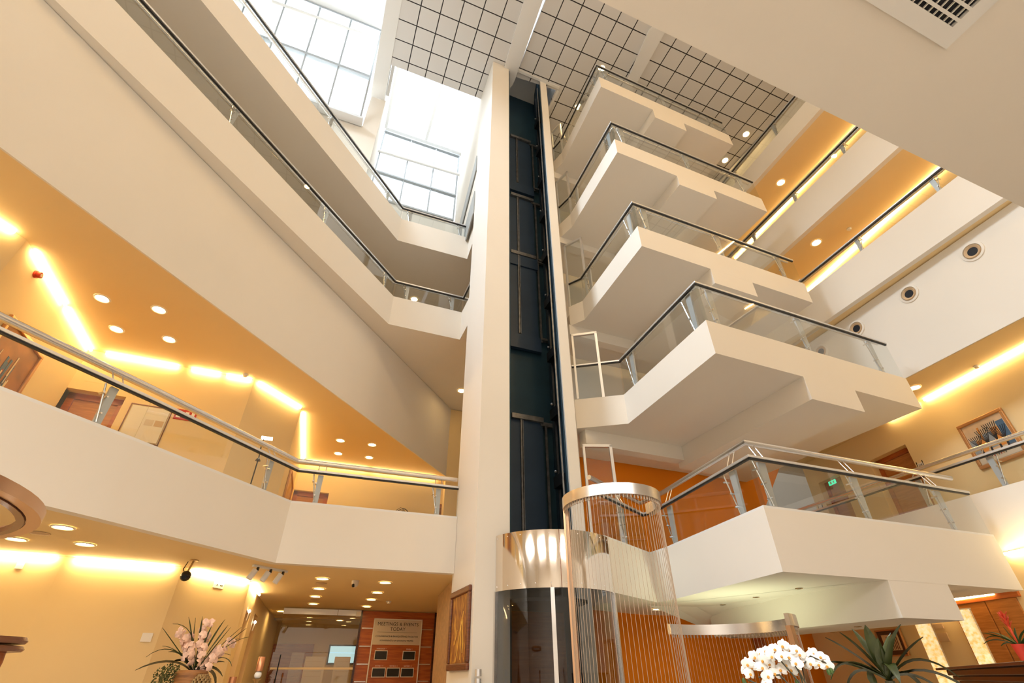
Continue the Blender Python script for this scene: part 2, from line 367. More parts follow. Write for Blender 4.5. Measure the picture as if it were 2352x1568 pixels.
# outer walls
struct('wall_south', MB().wall((-12, -6.5), (14, -6.5), FLOOR, 20.6, 0.2, -1), M['paint'])
struct('wall_west', MB().wall((-12, -6.5), (-12, 8.0), FLOOR, 20.6, 0.2, 1).wall((-12, 8), (-9.5, 21), FLOOR, 18.0, 0.2, 1).wall((-12, 7.9), (-9.0, 7.35), 12, 20.6, 0.2, 1), M['paint'])
struct('wall_east', MB().wall((14, -6.5), (12.0, 8.0), FLOOR, 18.4, 0.2, -1).wall((12, 8), (9, 22), FLOOR, 18.4, 0.2, -1), M['paint'])
struct('wall_north', MB().wall((-9.6, 20.9), (9.2, 21.5), FLOOR, 18, 0.2, 1).wall((-9.7, 16.0), (-1.0, 15.4), 3.0, 18, 0.2, 1), M['paint'])
# grey recessed strips on the well side of the lift column
rc = MB()
for z0, z1, a0, a1 in ((14.55, 15.3, 0.05, 3.1), (12.55, 13.55, 0.05, 1.6)):
    p, q = off((-1.06, 9.22), 106, a0), off((-1.06, 9.22), 106, a1)
    rc.wall(p, q, z0, z1, 0.03, 1, 0.0)
struct('trim_21', rc, M['greypanel'])

# glazing: window_1 leans in over the west balcony, window_2 closes the light well, window_3 is its roof light
def glazing(name, B, U, T, ss, ts, bar_w=0.05, depth=0.07, fm='mullion'):
    B, U, T = Vector(B), Vector(U).normalized(), Vector(T).normalized(); N = U.cross(T)
    pane = MB(); pane.extr([B + U * ss[0] + T * ts[0], B + U * ss[-1] + T * ts[0], B + U * ss[-1] + T * ts[-1], B + U * ss[0] + T * ts[-1]], N * 0.012)
    g = pane.build(name, M['skyglass']); g['kind'] = 'structure'
    fr = MB()
    for s_ in ss:
        fr.extr([B + U * (s_ - bar_w / 2) + T * ts[0] - N * depth / 2, B + U * (s_ + bar_w / 2) + T * ts[0] - N * depth / 2, B + U * (s_ + bar_w / 2) + T * ts[-1] - N * depth / 2, B + U * (s_ - bar_w / 2) + T * ts[-1] - N * depth / 2], N * depth)
    for t_ in ts:
        fr.extr([B + U * ss[0] + T * (t_ - bar_w * .8) - N * depth, B + U * ss[-1] + T * (t_ - bar_w * .8) - N * depth, B + U * ss[-1] + T * (t_ + bar_w * .8) - N * depth, B + U * ss[0] + T * (t_ + bar_w * .8) - N * depth], N * depth * 2)
    f = fr.build('window_frame', M[fm]); f.parent = g
    return g
UU = (math.cos(A22), math.sin(A22), 0)
glazing('window_1', (-4.854, 8.92, 16.48), UU, (0.0904, -0.2612, 0.9610), [-6.4, -5.3, -4.25, -3.2, -2.18, -1.15, -0.12], [0, 2.0, 4.15])
glazing('window_2', (-2.45, 14.28, 17.95), UU, (0, 0, 1), [-3.7, -2.45, -1.25, -0.1], [0, 1.65, 4.65])
glazing('window_4_added', (-10.6, -2.2, 20.55), (1, 0, 0), (0, 1, 0), [0, 2.5, 5.0, 7.6], [0, 3.1, 6.2], 0.06)  # unseen roof light, added to let daylight onto the landings
glazing('window_3', (-2.35, 14.3, 22.85), UU, (0.375, -0.927, 0), [-3.8, -1.9, 0.1], [0, 5.0], 0.12, 0.05, 'white')
struct('trim_22', MB().wall((-7.6, 7.78), (-4.86, 8.89), 16.36, 16.46, 0.3, -1), M['alu'])
for i, (p, q) in enumerate((((-7.85, 6.64, 19.93), (-4.67, 7.88, 20.08)), ((-6.0, 12.75, 20.93), (-2.2, 14.2, 21.0)))):
    single('support_tube', MB().tube([p, q], 0.07, 12), M['white'], ('white round tube across the leaning window above the left balcony', 'white round tube across the tall window of the light well')[i], 'tube', p, smooth=True)

# ------------------------------------------------------------------ lift column and shaft
CC = (-0.566, 7.79)
colp = [CC, (-0.052, 8.0), (-0.27, 8.56), (-0.55, 9.3), (-1.07, 9.05)]
struct('wall_front', MB().prism([CC, (-0.052, 7.998), (-0.30, 8.62), (-0.62, 9.6), (-1.07, 9.35), (-1.035, 9.0)], FLOOR, 18.3), M['paint'])
# right hand jamb of the shaft and its cheek
struct('wall_front', MB().prism([(1.005, 8.42), (1.215, 8.505), (1.335, 9.25), (1.41, 9.90), (1.36, 10.3), (0.92, 10.2), (0.90, 9.4), (1.0, 8.7)], FLOOR, 18.25), M['paint'])
# dark shaft lining
struct('wall_back', MB().prism([(-0.28, 9.30), (1.10, 9.86), (1.05, 9.98), (-0.33, 9.42)], FLOOR, 19.2).prism([(-0.06, 8.02), (-0.30, 8.62), (-0.42, 9.36), (-0.36, 9.38), (-0.24, 8.62), (-0.03, 8.06)], FLOOR, 19.2)
       .prism([(0.995, 8.56), (0.985, 8.7), (0.885, 9.4), (0.90, 9.8), (0.87, 9.8), (0.865, 9.4), (0.965, 8.7), (0.975, 8.56)], FLOOR, 19.2), M['teal'])
struct('ceiling', MB().prism([(-0.3, 8.1), (1.7, 8.9), (1.3, 10.1), (-0.7, 9.3)], 19.2, 19.3), M['paint'])
struct('trim_23', MB().wall((0.08, 8.05), (1.66, 8.70), 18.25, 19.2, 0.08, -1).wall((1.60, 8.74), (1.20, 9.72), 18.25, 19.2, 0.08, -1), M['white'])
# landing doors seen inside the shaft, one set per floor served
bw = ((-0.26, 9.27), (1.10, 9.83))
def bpt(s_): return (bw[0][0] + u.x * s_, bw[0][1] + u.y * s_)
def shaft_door(z0, z1, lab):
    t = Thing('lift_landing_door', lab, 'lift door', (*bpt(0.7), z0), 'landing doors inside the lift shaft')
    t.part('door_panel', MB().wall(bpt(0.02), bpt(0.95), z0, z1, 0.05, -1, 0.02), M['tealdoor'])
    t.part('apron', MB().wall(bpt(0.0), bpt(1.0), z0 - 0.42, z0 - 0.02, 0.09, -1, 0.02), M['tealdoor'])
    t.part('header_rail', MB().wall(bpt(0.22), bpt(0.95), z1, z1 + 0.11, 0.12, -1, 0.02).wall(bpt(0.9), bpt(1.25), z1 - 0.06, z1 + 0.03, 0.07, -1, 0.02), M['galv'], label='grey metal header rail')
    t.part('guide_strip', MB().wall(bpt(0.42), bpt(0.45), z0, z1, 0.05, -1, 0.07).wall(bpt(0.47), bpt(0.485), z0, z1, 0.04, -1, 0.07), M['galv'])
    t.part('guide_strip', MB().wall(bpt(1.0), bpt(1.05), z0 - 0.1, z1, 0.03, -1, 0.05), M['galv'])
    t.part('sill_rail', MB().wall(bpt(1.02), bpt(1.3), z0 - 0.05, z0 + 0.01, 0.1, -1, 0.02), M['galv'])
    k = MB()
    for i in range(7): k.ball((*lerp((*bpt(0.02),), (*bpt(0.3),), i / 6), z1 + 0.07 + 0.02 * (i % 2)), 0.022, 8)
    t.part('latch', k, M['galv'])
shaft_door(14.05, 16.35, 'dark blue lift landing door at the top of the open shaft')
shaft_door(11.0, 13.35, 'dark blue lift landing door second from the top of the shaft')
shaft_door(8.35, 10.95, 'dark blue lift landing door in the middle of the shaft, its apron scuffed')
shaft_door(3.3, 6.1, 'dark lift landing door lowest in the shaft, above the steel cylinder band')
gr = Thing('lift_guide_rail', 'dark vertical guide rail with clips on the right side of the lift shaft', 'guide rail', (0.9, 8.6, FLOOR))
gr.part('rail', MB().prism([(0.86, 9.0), (0.90, 9.0), (0.90, 9.12), (0.86, 9.12)], 3.0, 18.2), M['darkmetal'])
gr.part('rail', MB().prism([(0.90, 8.62), (0.93, 8.62), (0.93, 8.66), (0.90, 8.66)], 3.0, 18.2), M['galv'])
for z in (4.6, 6.0, 7.4, 8.9, 10.4, 11.9, 13.4, 14.9, 16.4):
    br = gr.part('bracket', MB().box((0.88, 8.85, z), 0.12, 0.30, 0.22, A22), M['darkmetal'])
    gr.part('clip', MB().ball((0.80, 8.78, z + 0.16), 0.028, 8), M['galv'], parent=br)

# ------------------------------------------------------------------ railings
def railing(name, label, path, z0, zg, hand=None, posts=(), inside=1, group=None, post_w=0.085, hand_r=0.032, top=True, taper=0.62):
    t = Thing(name, label, 'railing', (*path[0], z0), group)
    P = [Vector((p[0], p[1])) for p in path]
    for i in range(len(P) - 1):
        g = MB().wall(P[i], P[i + 1], z0 + 0.0, zg - 0.01, 0.012, inside, 0.03)
        t.part('glass_panel', g, M['glass'])
    if top:
        t.part('top_rail', MB().bar([(*offset(P, i, inside, 0.035), zg + 0.03) for i in range(len(P))], 0.07, 0.035), M['alu'], bevel=0.004)
        t.part('rail_seal', MB().bar([(*offset(P, i, inside, 0.035), zg - 0.005) for i in range(len(P))], 0.035, 0.022), M['darkseal'])
    if hand:
        pts = [(*offset(P, i, inside, 0.17), hand) for i in range(len(P))]
        t.part('handrail', MB().tube(pts, hand_r, 12), M['steel'], smooth=True)
    for seg, f in posts:
        a, b_ = P[seg], P[seg + 1]; d = (b_ - a).normalized(); nrm = Vector((-d.y, d.x)) * inside
        c = a.lerp(b_, f)
        m0 = c + nrm * 0.07
        fin = MB(); w0, w1 = post_w * taper, post_w
        lo = z0 - 0.02; hi = zg - 0.03
        fin.add([(*(m0 - d * w0), lo), (*(m0 + d * w0), lo), (*(m0 + d * w1), hi), (*(m0 - d * w1), hi),
                 (*(m0 - d * w0 + nrm * .035), lo), (*(m0 + d * w0 + nrm * .035), lo), (*(m0 + d * w1 + nrm * .035), hi), (*(m0 - d * w1 + nrm * .035), hi)],
                [(0, 1, 2, 3), (7, 6, 5, 4), (0, 4, 5, 1), (1, 5, 6, 2), (2, 6, 7, 3), (3, 7, 4, 0)])
        po = t.part('post', fin, M['post'])
        q0 = c + nrm * 0.06 - d * (post_w * 2.6); q1 = c + nrm * 0.06 - d * post_w * .4
        rod = MB().tube([(*q0, hi), (*q1, lo + 0.05)], 0.011, 6)
        for z_, tt in ((hi - 0.12, .12), (lo + 0.35, .65), (lo + 0.15, .86)):
            pp = q0.lerp(q1, tt); rod.tube([(*(pp - nrm * 0.045), z_), (*(pp + nrm * 0.05), z_)], 0.012, 6)
        t.part('brace_rod', rod, M['steel'], parent=po, smooth=True)
        if hand:
            br = MB()
            for s_ in (-0.06, 0.06):
                w = c + nrm * 0.05 + d * s_
                br.tube([(*(w), zg + 0.02), (*(c + nrm * 0.17 + d * s_), hand - 0.03)], 0.008, 6)
            t.part('bracket', br, M['steel'], parent=po)
    return t
def offset(P, i, side, L):
    def nn(d): return Vector((-d.y, d.x)).normalized() * side
    if i == 0: n_ = nn(P[1] - P[0])
    elif i == len(P) - 1: n_ = nn(P[-1] - P[-2])
    else:
        a, b_ = nn(P[i] - P[i - 1]), nn(P[i + 1] - P[i]); n_ = (a + b_).normalized(); n_ = n_ / max(0.4, n_.dot(a))
    return tuple(P[i] + n_ * L)
def band(path, z0, z1, t, side):
    P = [Vector((p[0], p[1])) for p in path]; Q = [offset(P, i, side, t) for i in range(len(P))]
    mb = MB(); n_ = len(P)
    for i in range(n_ - 1): mb.prism([P[i], P[i + 1], Q[i + 1], Q[i]], z0, z1)
    return mb

def inset(path, side, L):
    P = [Vector((p[0], p[1])) for p in path]; return [offset(P, i, side, L) for i in range(len(P))]
# ------------------------------------------------------------------ the five lift landings stacked on the right
PODS = [
 dict(k=1, z=3.42, b=2.65, nb=2.21, path=[(1.439, 8.02), (2.46, 9.319), (2.641, 8.896), (3.285, 6.44), (7.69, 8.14)], n0=(4.975, 7.094), n1=(6.09, 7.524), glass=4.12, hand=4.42, lab='lowest lift landing, its cream parapet closest above the bar'),
 dict(k=2, z=6.52, b=5.85, nb=5.415, path=[(1.34, 9.264), (2.366, 9.051), (3.257, 6.455), (7.94, 8.442)], n0=(5.03, 7.207), n1=(6.214, 7.709), glass=7.37, hand=7.47, lab='second lift landing from the bottom, pale underside lit greenish'),
 dict(k=3, z=9.62, b=9.01, nb=8.59, path=[(1.498, 9.933), (1.837, 9.685), (2.731, 7.161), (7.285, 9.065)], n0=(4.40, 7.859), n1=(5.52, 8.328), glass=10.42, hand=10.5, lab='middle lift landing of the five stacked on the right'),
 dict(k=4, z=12.72, b=12.165, nb=11.815, path=[(1.416, 9.877), (1.728, 9.466), (2.61, 7.067), (7.10, 8.947)], n0=(4.265, 7.76), n1=(5.366, 8.22), glass=13.5, hand=13.58, lab='second lift landing from the top'),
 dict(k=5, z=15.82, b=15.27, nb=14.868, path=[(1.412, 9.886), (1.674, 9.511), (2.55, 7.072), (6.975, 8.926)], n0=(4.175, 7.753), n1=(5.212, 8.187), glass=16.57, hand=16.65, lab='topmost lift landing under the tiled ceiling'),
]
for d in PODS:
    z, b0, nb, path = d['z'], d['b'], d['nb'], d['path']
    C_, E_ = path[-2], path[-1]
    t = Thing('lift_landing', d['lab'], 'balcony', (*C_, b0), 'lift landings stacked on the right')
    back = 3.3 if d['k'] < 3 else 3.0
    e2 = off(E_, 112, back + 1.3)
    if d['k'] == 1:
        ip = inset(path, 1, 0.03)
        t.part('floor_slab', MB().prism(ip[1:] + [e2, (2.6, 11.3), (1.5, 10.4), (1.42, 9.3), (1.42, 8.2), ip[0]], b0 + 0.004, b0 + 0.4), M['paint'])
    else:
        t.part('floor_slab', MB().prism(inset(path, 1, 0.03) + [e2, off(e2, 202, 4.2), (1.55, 11.2), (1.45, 10.2)], b0 + 0.003, b0 + 0.4), M['paint'])
    t.part('parapet', band(path, b0, z, 0.14, 1), M['paint'])
    # the lower box of the underside, crossing from front to back
    n0, n1 = d['n0'], d['n1']; L = back + 0.2
    t.part('underside_box', MB().prism([n0, n1, off(n1, 112, L), off(n0, 112, L)], nb, b0 + 0.002), M['paint'])
    lo = MB().prism([n0, n1, off(n1, 112, 0.12), off(n0, 112, 0.12)], nb, b0 + 0.01)
    if d['k'] > 1:
        bk0 = off(C_, 112, back); bk1 = off(n0, 112, back)
        bk0 = off(bk0, 202, 0.55 if d['k'] < 3 else 0.15)
        t.part('back_beam', MB().wall(bk0, bk1, nb + 0.12, b0 + 0.002, 0.25, 1), M['paint'])
    posts = [(len(path) - 3, 0.14), (len(path) - 3, 0.88), (len(path) - 2, 0.07), (len(path) - 2, 0.5), (len(path) - 2, 0.9)]
    if d['k'] == 1: posts = [(2, 0.08), (2, 0.80), (3, 0.06), (3, 0.44), (3, 0.84), (0, 0.55)]
    if d['k'] == 1:
        sill = band(path, z, z + 0.03, 0.16, 1); t.part('sill_trim', sill, M['white'])
    rp = path if d['k'] > 1 else path
    railing('landing_railing', ['', 'glass railing with a double metal rail on the lowest lift landing', 'glass railing on the second lift landing from the bottom', 'glass railing on the middle lift landing', 'glass railing on the second lift landing from the top', 'glass railing of the topmost lift landing, just below the ceiling'][d['k']],
            rp, z + (0.03 if d['k'] == 1 else 0), d['glass'], d['hand'], posts, 1, 'landing railings', post_w=0.07, hand_r=0.042 if d['k'] == 1 else 0.03)
# tall framed glass screens where each landing meets the lift shaft
for i, (a, ang, w, z0, z1) in enumerate((((1.40, 9.15), 2, 0.60, 3.5, 5.45), ((1.39, 9.25), -12, 0.60, 6.53, 8.24), ((1.498, 9.932), -36, 0.60, 9.63, 11.9), ((1.416, 9.877), -50, 0.55, 12.73, 14.75), ((1.412, 9.886), -53, 0.5, 15.83, 17.55))):
    q = off(a, ang, w)
    t = Thing('glass_screen', ('tall framed glass screen beside the lift on the lowest landing', 'tall framed glass screen beside the lift on the second landing from the bottom', 'tall framed glass screen beside the lift on the middle landing', 'tall framed glass screen beside the lift on the second landing from the top', 'tall framed glass screen beside the lift on the topmost landing')[i], 'glass screen', (*a, z0), 'framed glass screens beside the lift')
    t.part('glass_pane', MB().wall(a, q, z0, z1, 0.012, 1, 0.03), M['glass'])
    fr = MB().wall(a, off(a, ang, 0.05), z0, z1, 0.06, 1).wall(off(a, ang, w - 0.06), q, z0 - 0.02, z1, 0.06, 1).wall(a, q, z1 - 0.05, z1 + 0.01, 0.06, 1)
    t.part('frame', fr, M['alu'], bevel=0.004)

# ------------------------------------------------------------------ left side balconies
def inset(path, side, L):
    P = [Vector((p[0], p[1])) for p in path]; return [offset(P, i, side, L) for i in range(len(P))]
def deck(lab, rlab, path, z0, z1, backpts, zg, hand, posts, sill=False, t_=0.14, under='paint'):
    t = Thing('balcony', lab, 'balcony', (*path[-2], z0))
    t.part('floor_slab', MB().prism(inset(path, 1, 0.03) + backpts, z0 + 0.003, z0 + 0.38), M[under])
    t.part('parapet', band(path, z0, z1, t_, 1), M['paint'])
    if sill: t.part('sill_trim', band(path, z1, z1 + 0.035, t_ + 0.02, 1), M['white'])
    railing('balcony_railing', rlab, path, z1 + (0.035 if sill else 0), zg, hand, posts, 1, post_w=0.045, taper=0.9, hand_r=0.045 if sill else 0.032)
    return t
K3 = [(-7.22, -0.94), (-3.02, 9.45), (-1.34, 10.13), (-1.04, 9.385)]
deck('upper middle left balcony with a long cream parapet bending at the lift column', 'glass railing with dark topped handrail on the upper middle left balcony', K3, 8.73, 9.62,
     [(-0.62, 9.6), (-1.0, 15.2), (-9.8, 15.2), (-12, 0.8)], 10.14, 10.2, [(0, 0.33), (0, 0.55), (0, 0.77), (0, 0.97), (1, 0.18), (1, 0.86)])
K4 = [(-7.45, -0.7), (-3.235, 9.6), (-1.32, 10.36), (-1.05, 9.53)]
deck('highest left balcony below the skylight windows', 'glass railing of the highest left balcony against the skylight windows', K4, 11.82, 12.72,
     [(-0.62, 9.6), (-1.0, 14.9), (-9.8, 14.9), (-12, 0.8)], 13.22, 13.29, [(0, 0.42), (0, 0.72), (0, 0.94), (1, 0.12), (1, 0.88)])
K1 = [(-6.8, -0.15), (-4.52, 5.40), (-3.60, 7.90), (-1.0, 8.90)]
deck('lowest left balcony, its broad cream parapet above the lobby', 'glass railing with a round metal handrail on the lowest left balcony', K1, 3.05, 3.95,
     [(-1.0, 9.2), (-1.0, 15.6), (-9.4, 15.6), (-12, 0.5)], 4.50, 4.70, [(0, 0.62), (0, 0.93), (1, 0.8), (2, 0.13), (2, 0.87)], sill=True, under='yellow')

# ------------------------------------------------------------------ left side: closed second storey and the walls behind the lowest balcony
W2a, W2b = (-9.0, -5.74), (-1.98, 14.01)
wl('wall_left', off(W2a, 67.6, 3), W2b, 6.515, 8.72, 0.03, m=M['paint'])
wl('wall_left', W2b, (-0.9, 14.5), 4.0, 8.72, 0.2)
struct('ceiling', MB().prism([(off(W2a, 67.6, 3)[0] - 0.03, off(W2a, 67.6, 3)[1] + 0.012), (W2b[0] - 0.03, W2b[1] + 0.012), (-1.2, 14.35), (-1.2, 15.6), (-10, 15.6), (-12.5, 0.4)], 6.53, 6.7), M['yellow'])
LW = [(-8.4, -0.2), (-6.60, 4.58), (-7.68, 7.26), (-5.17, 8.38), (-4.68, 9.61), (-5.78, 12.69), (-1.68, 14.35)]
def seglen(a, b_): return math.hypot(b_[0] - a[0], b_[1] - a[1])
wl('wall_left', LW[0], LW[1], 3.45, 6.53, 0.15, 1)
wl('wall_left', LW[1], LW[2], 3.45, 6.53, 0.15, 1)
wl('wall_left', LW[2], LW[3], 3.45, 6.53, 0.3, 1, holes=[(-0.01 + 0.0, 0.865, 3.4, 5.75)])
wl('wall_left', LW[3], LW[4], 3.45, 6.53, 0.12, 1)
wl('wall_left', LW[4], LW[5], 3.45, 6.53, 0.15, 1)
wl('wall_left', LW[5], LW[6], 3.45, 6.53, 0.25, 1, holes=[(0.0, 0.88, 3.4, 5.72), (3.85, 4.42, 3.4, 5.76)])
def cove(a, b_, z, inset=0.05, side=-1, gaps=((0.02, 0.98),), w=0.045, lab='warm hidden tube light along a wall top', m='cove'):
    a, b_ = Vector(a), Vector(b_); d = (b_ - a).normalized(); nrm = Vector((-d.y, d.x)) * side
    t = Thing('cove_light', lab, 'cove light', (*a.lerp(b_, gaps[0][0]), z), 'cove lights')
    for g0, g1 in gaps:
        p = a.lerp(b_, g0) + nrm * inset; q = a.lerp(b_, g1) + nrm * inset
        t.part('light_tube', MB().tube([(*p, z - 0.035), (*q, z - 0.035)], w / 2, 8), M['cove0' if z < 4 else m])
cove(LW[0], LW[1], 6.53, gaps=((0.3, 0.97),), lab='cove light above the wall at the far left edge')
cove(LW[1], LW[2], 6.53, gaps=((0.06, 0.5), (0.53, 0.98)), lab='cove light running above the large abstract painting')
cove(LW[2], LW[3], 6.53, gaps=((0.1, 0.52), (0.6, 0.78), (0.82, 0.98)), lab='cove light above the recessed door and white cupboard of the lowest left balcony')
cove(LW[3], LW[4], 6.53, gaps=((0.05, 0.95),), lab='cove light above the thin floor lamp of the lowest left balcony')
cove(LW[4], LW[5], 6.53, gaps=((0.05, 0.95),), lab='cove light above the tall golden picture')
cove(LW[5], LW[6], 6.53, gaps=((0.03, 0.4), (0.43, 0.85)), lab='cove light on the far wall behind the lowest left balcony rail')
def door_in(a, b_, s0, s1, z0, z1, depth, side, label, n_):
    """wooden door set back in its wall opening"""
    a, b_ = Vector(a), Vector(b_); d = (b_ - a).normalized()
    p, q = a + d * s0, a + d * s1
    g = MB().wall(p + d * 0.11, q - d * 0.11, z0, z1 - 0.11, 0.05, side, depth)
    o = g.build('door_%d' % n_, M['door']); o['kind'] = 'structure'
    fr = MB().wall(p, p + d * 0.11, z0, z1, 0.09, side, depth - 0.03).wall(q - d * 0.11, q, z0, z1, 0.09, side, depth - 0.03).wall(p, q, z1 - 0.11, z1, 0.09, side, depth - 0.03)
    f = fr.build('door_frame', M['panel']); f.parent = o
    return o
door_in(LW[2], LW[3], 0.0, 0.86, 3.43, 5.75, 0.2, 1, '', 1)
door_in(LW[5], LW[6], 0.0, 0.88, 3.43, 5.72, 0.15, 1, '', 2)
door_in(LW[5], LW[6], 3.85, 4.42, 3.43, 5.76, 0.06, 1, '', 3)

# closed upper corridor backs on the left so the decks have depth
wl('wall_left', (-10.2, 1.0), (-7.6, 12.0), 9.1, 11.82, 0.2)
wl('wall_left', (-7.6, 12.0), (-1.0, 14.8), 9.1, 11.82, 0.2)
wl('wall_left', (-11.6, 0.9), (-9.0, 7.3), 12.2, 20.5, 0.2)

# ------------------------------------------------------------------ ground floor, left
Z0 = 3.05
GW = [(-8.6, 6.33), (-6.379, 7.371), (-5.143, 8.161), (-4.733, 9.58), (-5.854, 12.765)]
wl('wall_left', (-11.8, 4.9), GW[1], FLOOR, Z0, 0.15)
wl('wall_left', GW[1], GW[2], FLOOR, Z0, 0.15)
wl('wall_left', GW[2], GW[3], FLOOR, Z0, 0.15)
L34 = seglen(GW[3], GW[4])
wl('wall_left', GW[3], GW[4], FLOOR, Z0, 0.3, 1, holes=[(0.55, 1.35, FLOOR, 2.66), (2.1, 2.95, FLOOR, 2.75)])
cove((-8.9, 6.19), GW[1], Z0, gaps=((0.3, 0.97),), lab='cove light on the lobby wall beside the hanging spotlight')
cove(GW[1], GW[2], Z0, gaps=((0.08, 0.92),), lab='cove light on the lobby wall left of the wall camera')
cove(GW[2], GW[3], Z0, gaps=((0.12, 0.95),), lab='cove light above the flower arrangement')
cove(GW[3], off(GW[3], 109, 1.6), Z0, gaps=((0.03, 0.9),), lab='short cove light by the lobby corridor entrance')
door_in(GW[3], GW[4], 0.55, 1.35, FLOOR, 2.66, 0.18, 1, '', 4)
door_in(GW[3], GW[4], 2.1, 2.95, FLOOR, 2.75, 0.18, 1, '', 5)
wl('wall_left', GW[4], (-7.6, 18.2), FLOOR, Z0, 0.2)
wl('wall_back', (-7.8, 17.3), (-0.6, 19.9), FLOOR, Z0, 0.2, 1)
struct('ceiling', MB().prism([(-9.4, 15.55), (-1.0, 15.55), (-0.2, 20.4), (-9.0, 20.4)], Z0, Z0 + 0.2), M['yellow'])
wl('wall_back', (-7.8, 17.25), (-0.6, 19.85), FLOOR, Z0, 0.04, 1, M['yellow'])
wl('wall_right', (-1.05, 9.4), (-1.6, 11.5), FLOOR, Z0, 0.25, -1, M['stone'])
wl('wall_right', (-1.5, 11.5), (-1.75, 14.8), FLOOR, Z0, 0.2, -1, M['stone'])

# ------------------------------------------------------------------ right side corridors, levels one to five
def LR(y): return (8.77 - (y - 7.0) * 0.35, y)
def rcorr(k, z0, z1, ylo, yhi, zg, hand, lab, rlab, posts, wx=(10.6, 9.3), depth=2.6):
    a, b_ = LR(ylo), LR(yhi)
    t = Thing('balcony', lab, 'balcony', (*a, z0))
    t.part('floor_slab', MB().prism([(b_[0] + 0.03, b_[1]), (a[0] + 0.03, a[1]), (a[0] + depth, a[1] + 0.6), (b_[0] + depth, b_[1] + 1.0)], z0 + 0.003, z0 + 0.35), M['yellow'])
    t.part('parapet', MB().wall(a, b_, z0, z1, 0.14, -1), M['paint'])
    railing('balcony_railing', rlab, [a, b_], z1, zg, hand, posts, -1, post_w=0.05, taper=0.85, hand_r=0.04)
rcorr(1, 3.29, 4.245, 5.6, 13.2, 4.80, 4.99, 'lowest right corridor balcony at the right edge of the picture', 'glass railing with two metal rails on the lowest right corridor', [(0, 0.5), (0, 0.66), (0, 0.34)])
rcorr(3, 8.89, 9.915, 4.6, 14.2, 10.36, 10.42, 'lower of the three upper right corridor balconies', 'glass railing with doubled rails on the lower upper-right corridor', [(0, 0.20), (0, 0.38), (0, 0.56)])
rcorr(4, 11.57, 12.66, 4.6, 14.2, 13.06, 13.12, 'middle of the three upper right corridor balconies', 'glass railing of the middle upper-right corridor before the long bright cove', [(0, 0.30), (0, 0.46), (0, 0.62)])
rcorr(5, 14.58, 15.3, 4.6, 14.2, 15.92, 15.98, 'highest right corridor balcony under the brown tiled ceiling', 'glass railing of the highest right corridor balcony', [(0, 0.42), (0, 0.6)])
wl('wall_right', (9.56, 5.46), (7.40, 12.16), 6.835, 8.87, 0.03, -1, M['paint'])                 # closed storey with the round nozzles
RW = {1: ((10.35, 5.72), (8.76, 14.2)), 3: ((10.75, 5.1), (8.82, 14.0)), 4: ((10.75, 5.4), (8.35, 13.6)), 5: ((11.6, 5.6), (8.0, 13.7))}
RD = Vector((9.376, 10.921)) - Vector(RW[1][0])
Ld = RD.length
wl('wall_right', RW[1][0], RW[1][1], 3.9, 6.85, 0.35, -1, holes=[(Ld - 0.02, Ld + 1.09, 3.9, 6.14), (Ld + 2.13, Ld + 2.95, 3.9, 6.18)])
struct('ceiling', MB().prism([(9.72, 5.2), (7.0, 13.7), (9.2, 14.4), (11.2, 5.0)], 6.852, 6.95), M['yellow'])
door_in(RW[1][0], RW[1][1], Ld - 0.02, Ld + 1.09, 3.65, 6.14, 0.22, -1, '', 6)
door_in(RW[1][0], RW[1][1], Ld + 2.13, Ld + 2.95, 3.65, 6.18, 0.22, -1, '', 7)
wl('wall_right', RW[3][0], RW[3][1], 9.24, 11.57, 0.3, -1, holes=[(3.95, 4.95, 9.24, 11.2)])
door_in(RW[3][0], RW[3][1], 3.95, 4.95, 9.24, 11.2, 0.2, -1, '', 8)
wl('wall_right', RW[4][0], RW[4][1], 11.92, 14.58, 0.3, -1, holes=[(3.55, 4.55, 11.92, 14.0)])
door_in(RW[4][0], RW[4][1], 3.55, 4.55, 11.92, 14.0, 0.2, -1, '', 9)
wl('wall_right', RW[5][0], RW[5][1], 14.9, 18.3, 0.2, -1)
cove(RW[1][0], RW[1][1], 6.85, side=1, gaps=((0.1, 0.5), (0.52, 0.62)), lab='cove light above the painting of bare trees')
cove(RW[3][0], RW[3][1], 11.57, side=1, gaps=((0.05, 0.92),), lab='long cove light of the lower upper-right corridor')
cove(RW[4][0], RW[4][1], 14.58, side=1, gaps=((0.05, 0.95),), lab='long bright cove light of the middle upper-right corridor')

# north walls that close the building behind the landings
wl('wall_north', (0.6, 11.6), (9.6, 15.2), 6.9, 18.3, 0.2)
wl('wall_north', (-1.1, 14.4), (0.9, 15.0), FLOOR, 18.3, 0.2)
wl('wall_back', (0.8, 11.6), (0.8, 15.0), FLOOR, 18.3, 0.15, 1)
# stair wall behind the two lowest landings: its right end slopes with the stair
n22 = (-0.375 * 0.14, 0.927 * 0.14, 0)
def on22(x0, y0, s_): return (x0 + u.x * s_, y0 + u.y * s_)
sb = (1.2, 10.7)
pts = [(*on22(*sb, 0), 3.45), (*on22(*sb, 4.6), 3.45), (*on22(*sb, 5.3), 4.6), (*on22(*sb, 7.1), 6.75), (*on22(*sb, 0), 6.75)]
struct('wall_back', MB().extr(pts, n22), M['orange'])
wl('wall_back', (1.0, 11.2), (8.6, 14.3), FLOOR, 3.3, 0.2, 1, M['orange'])

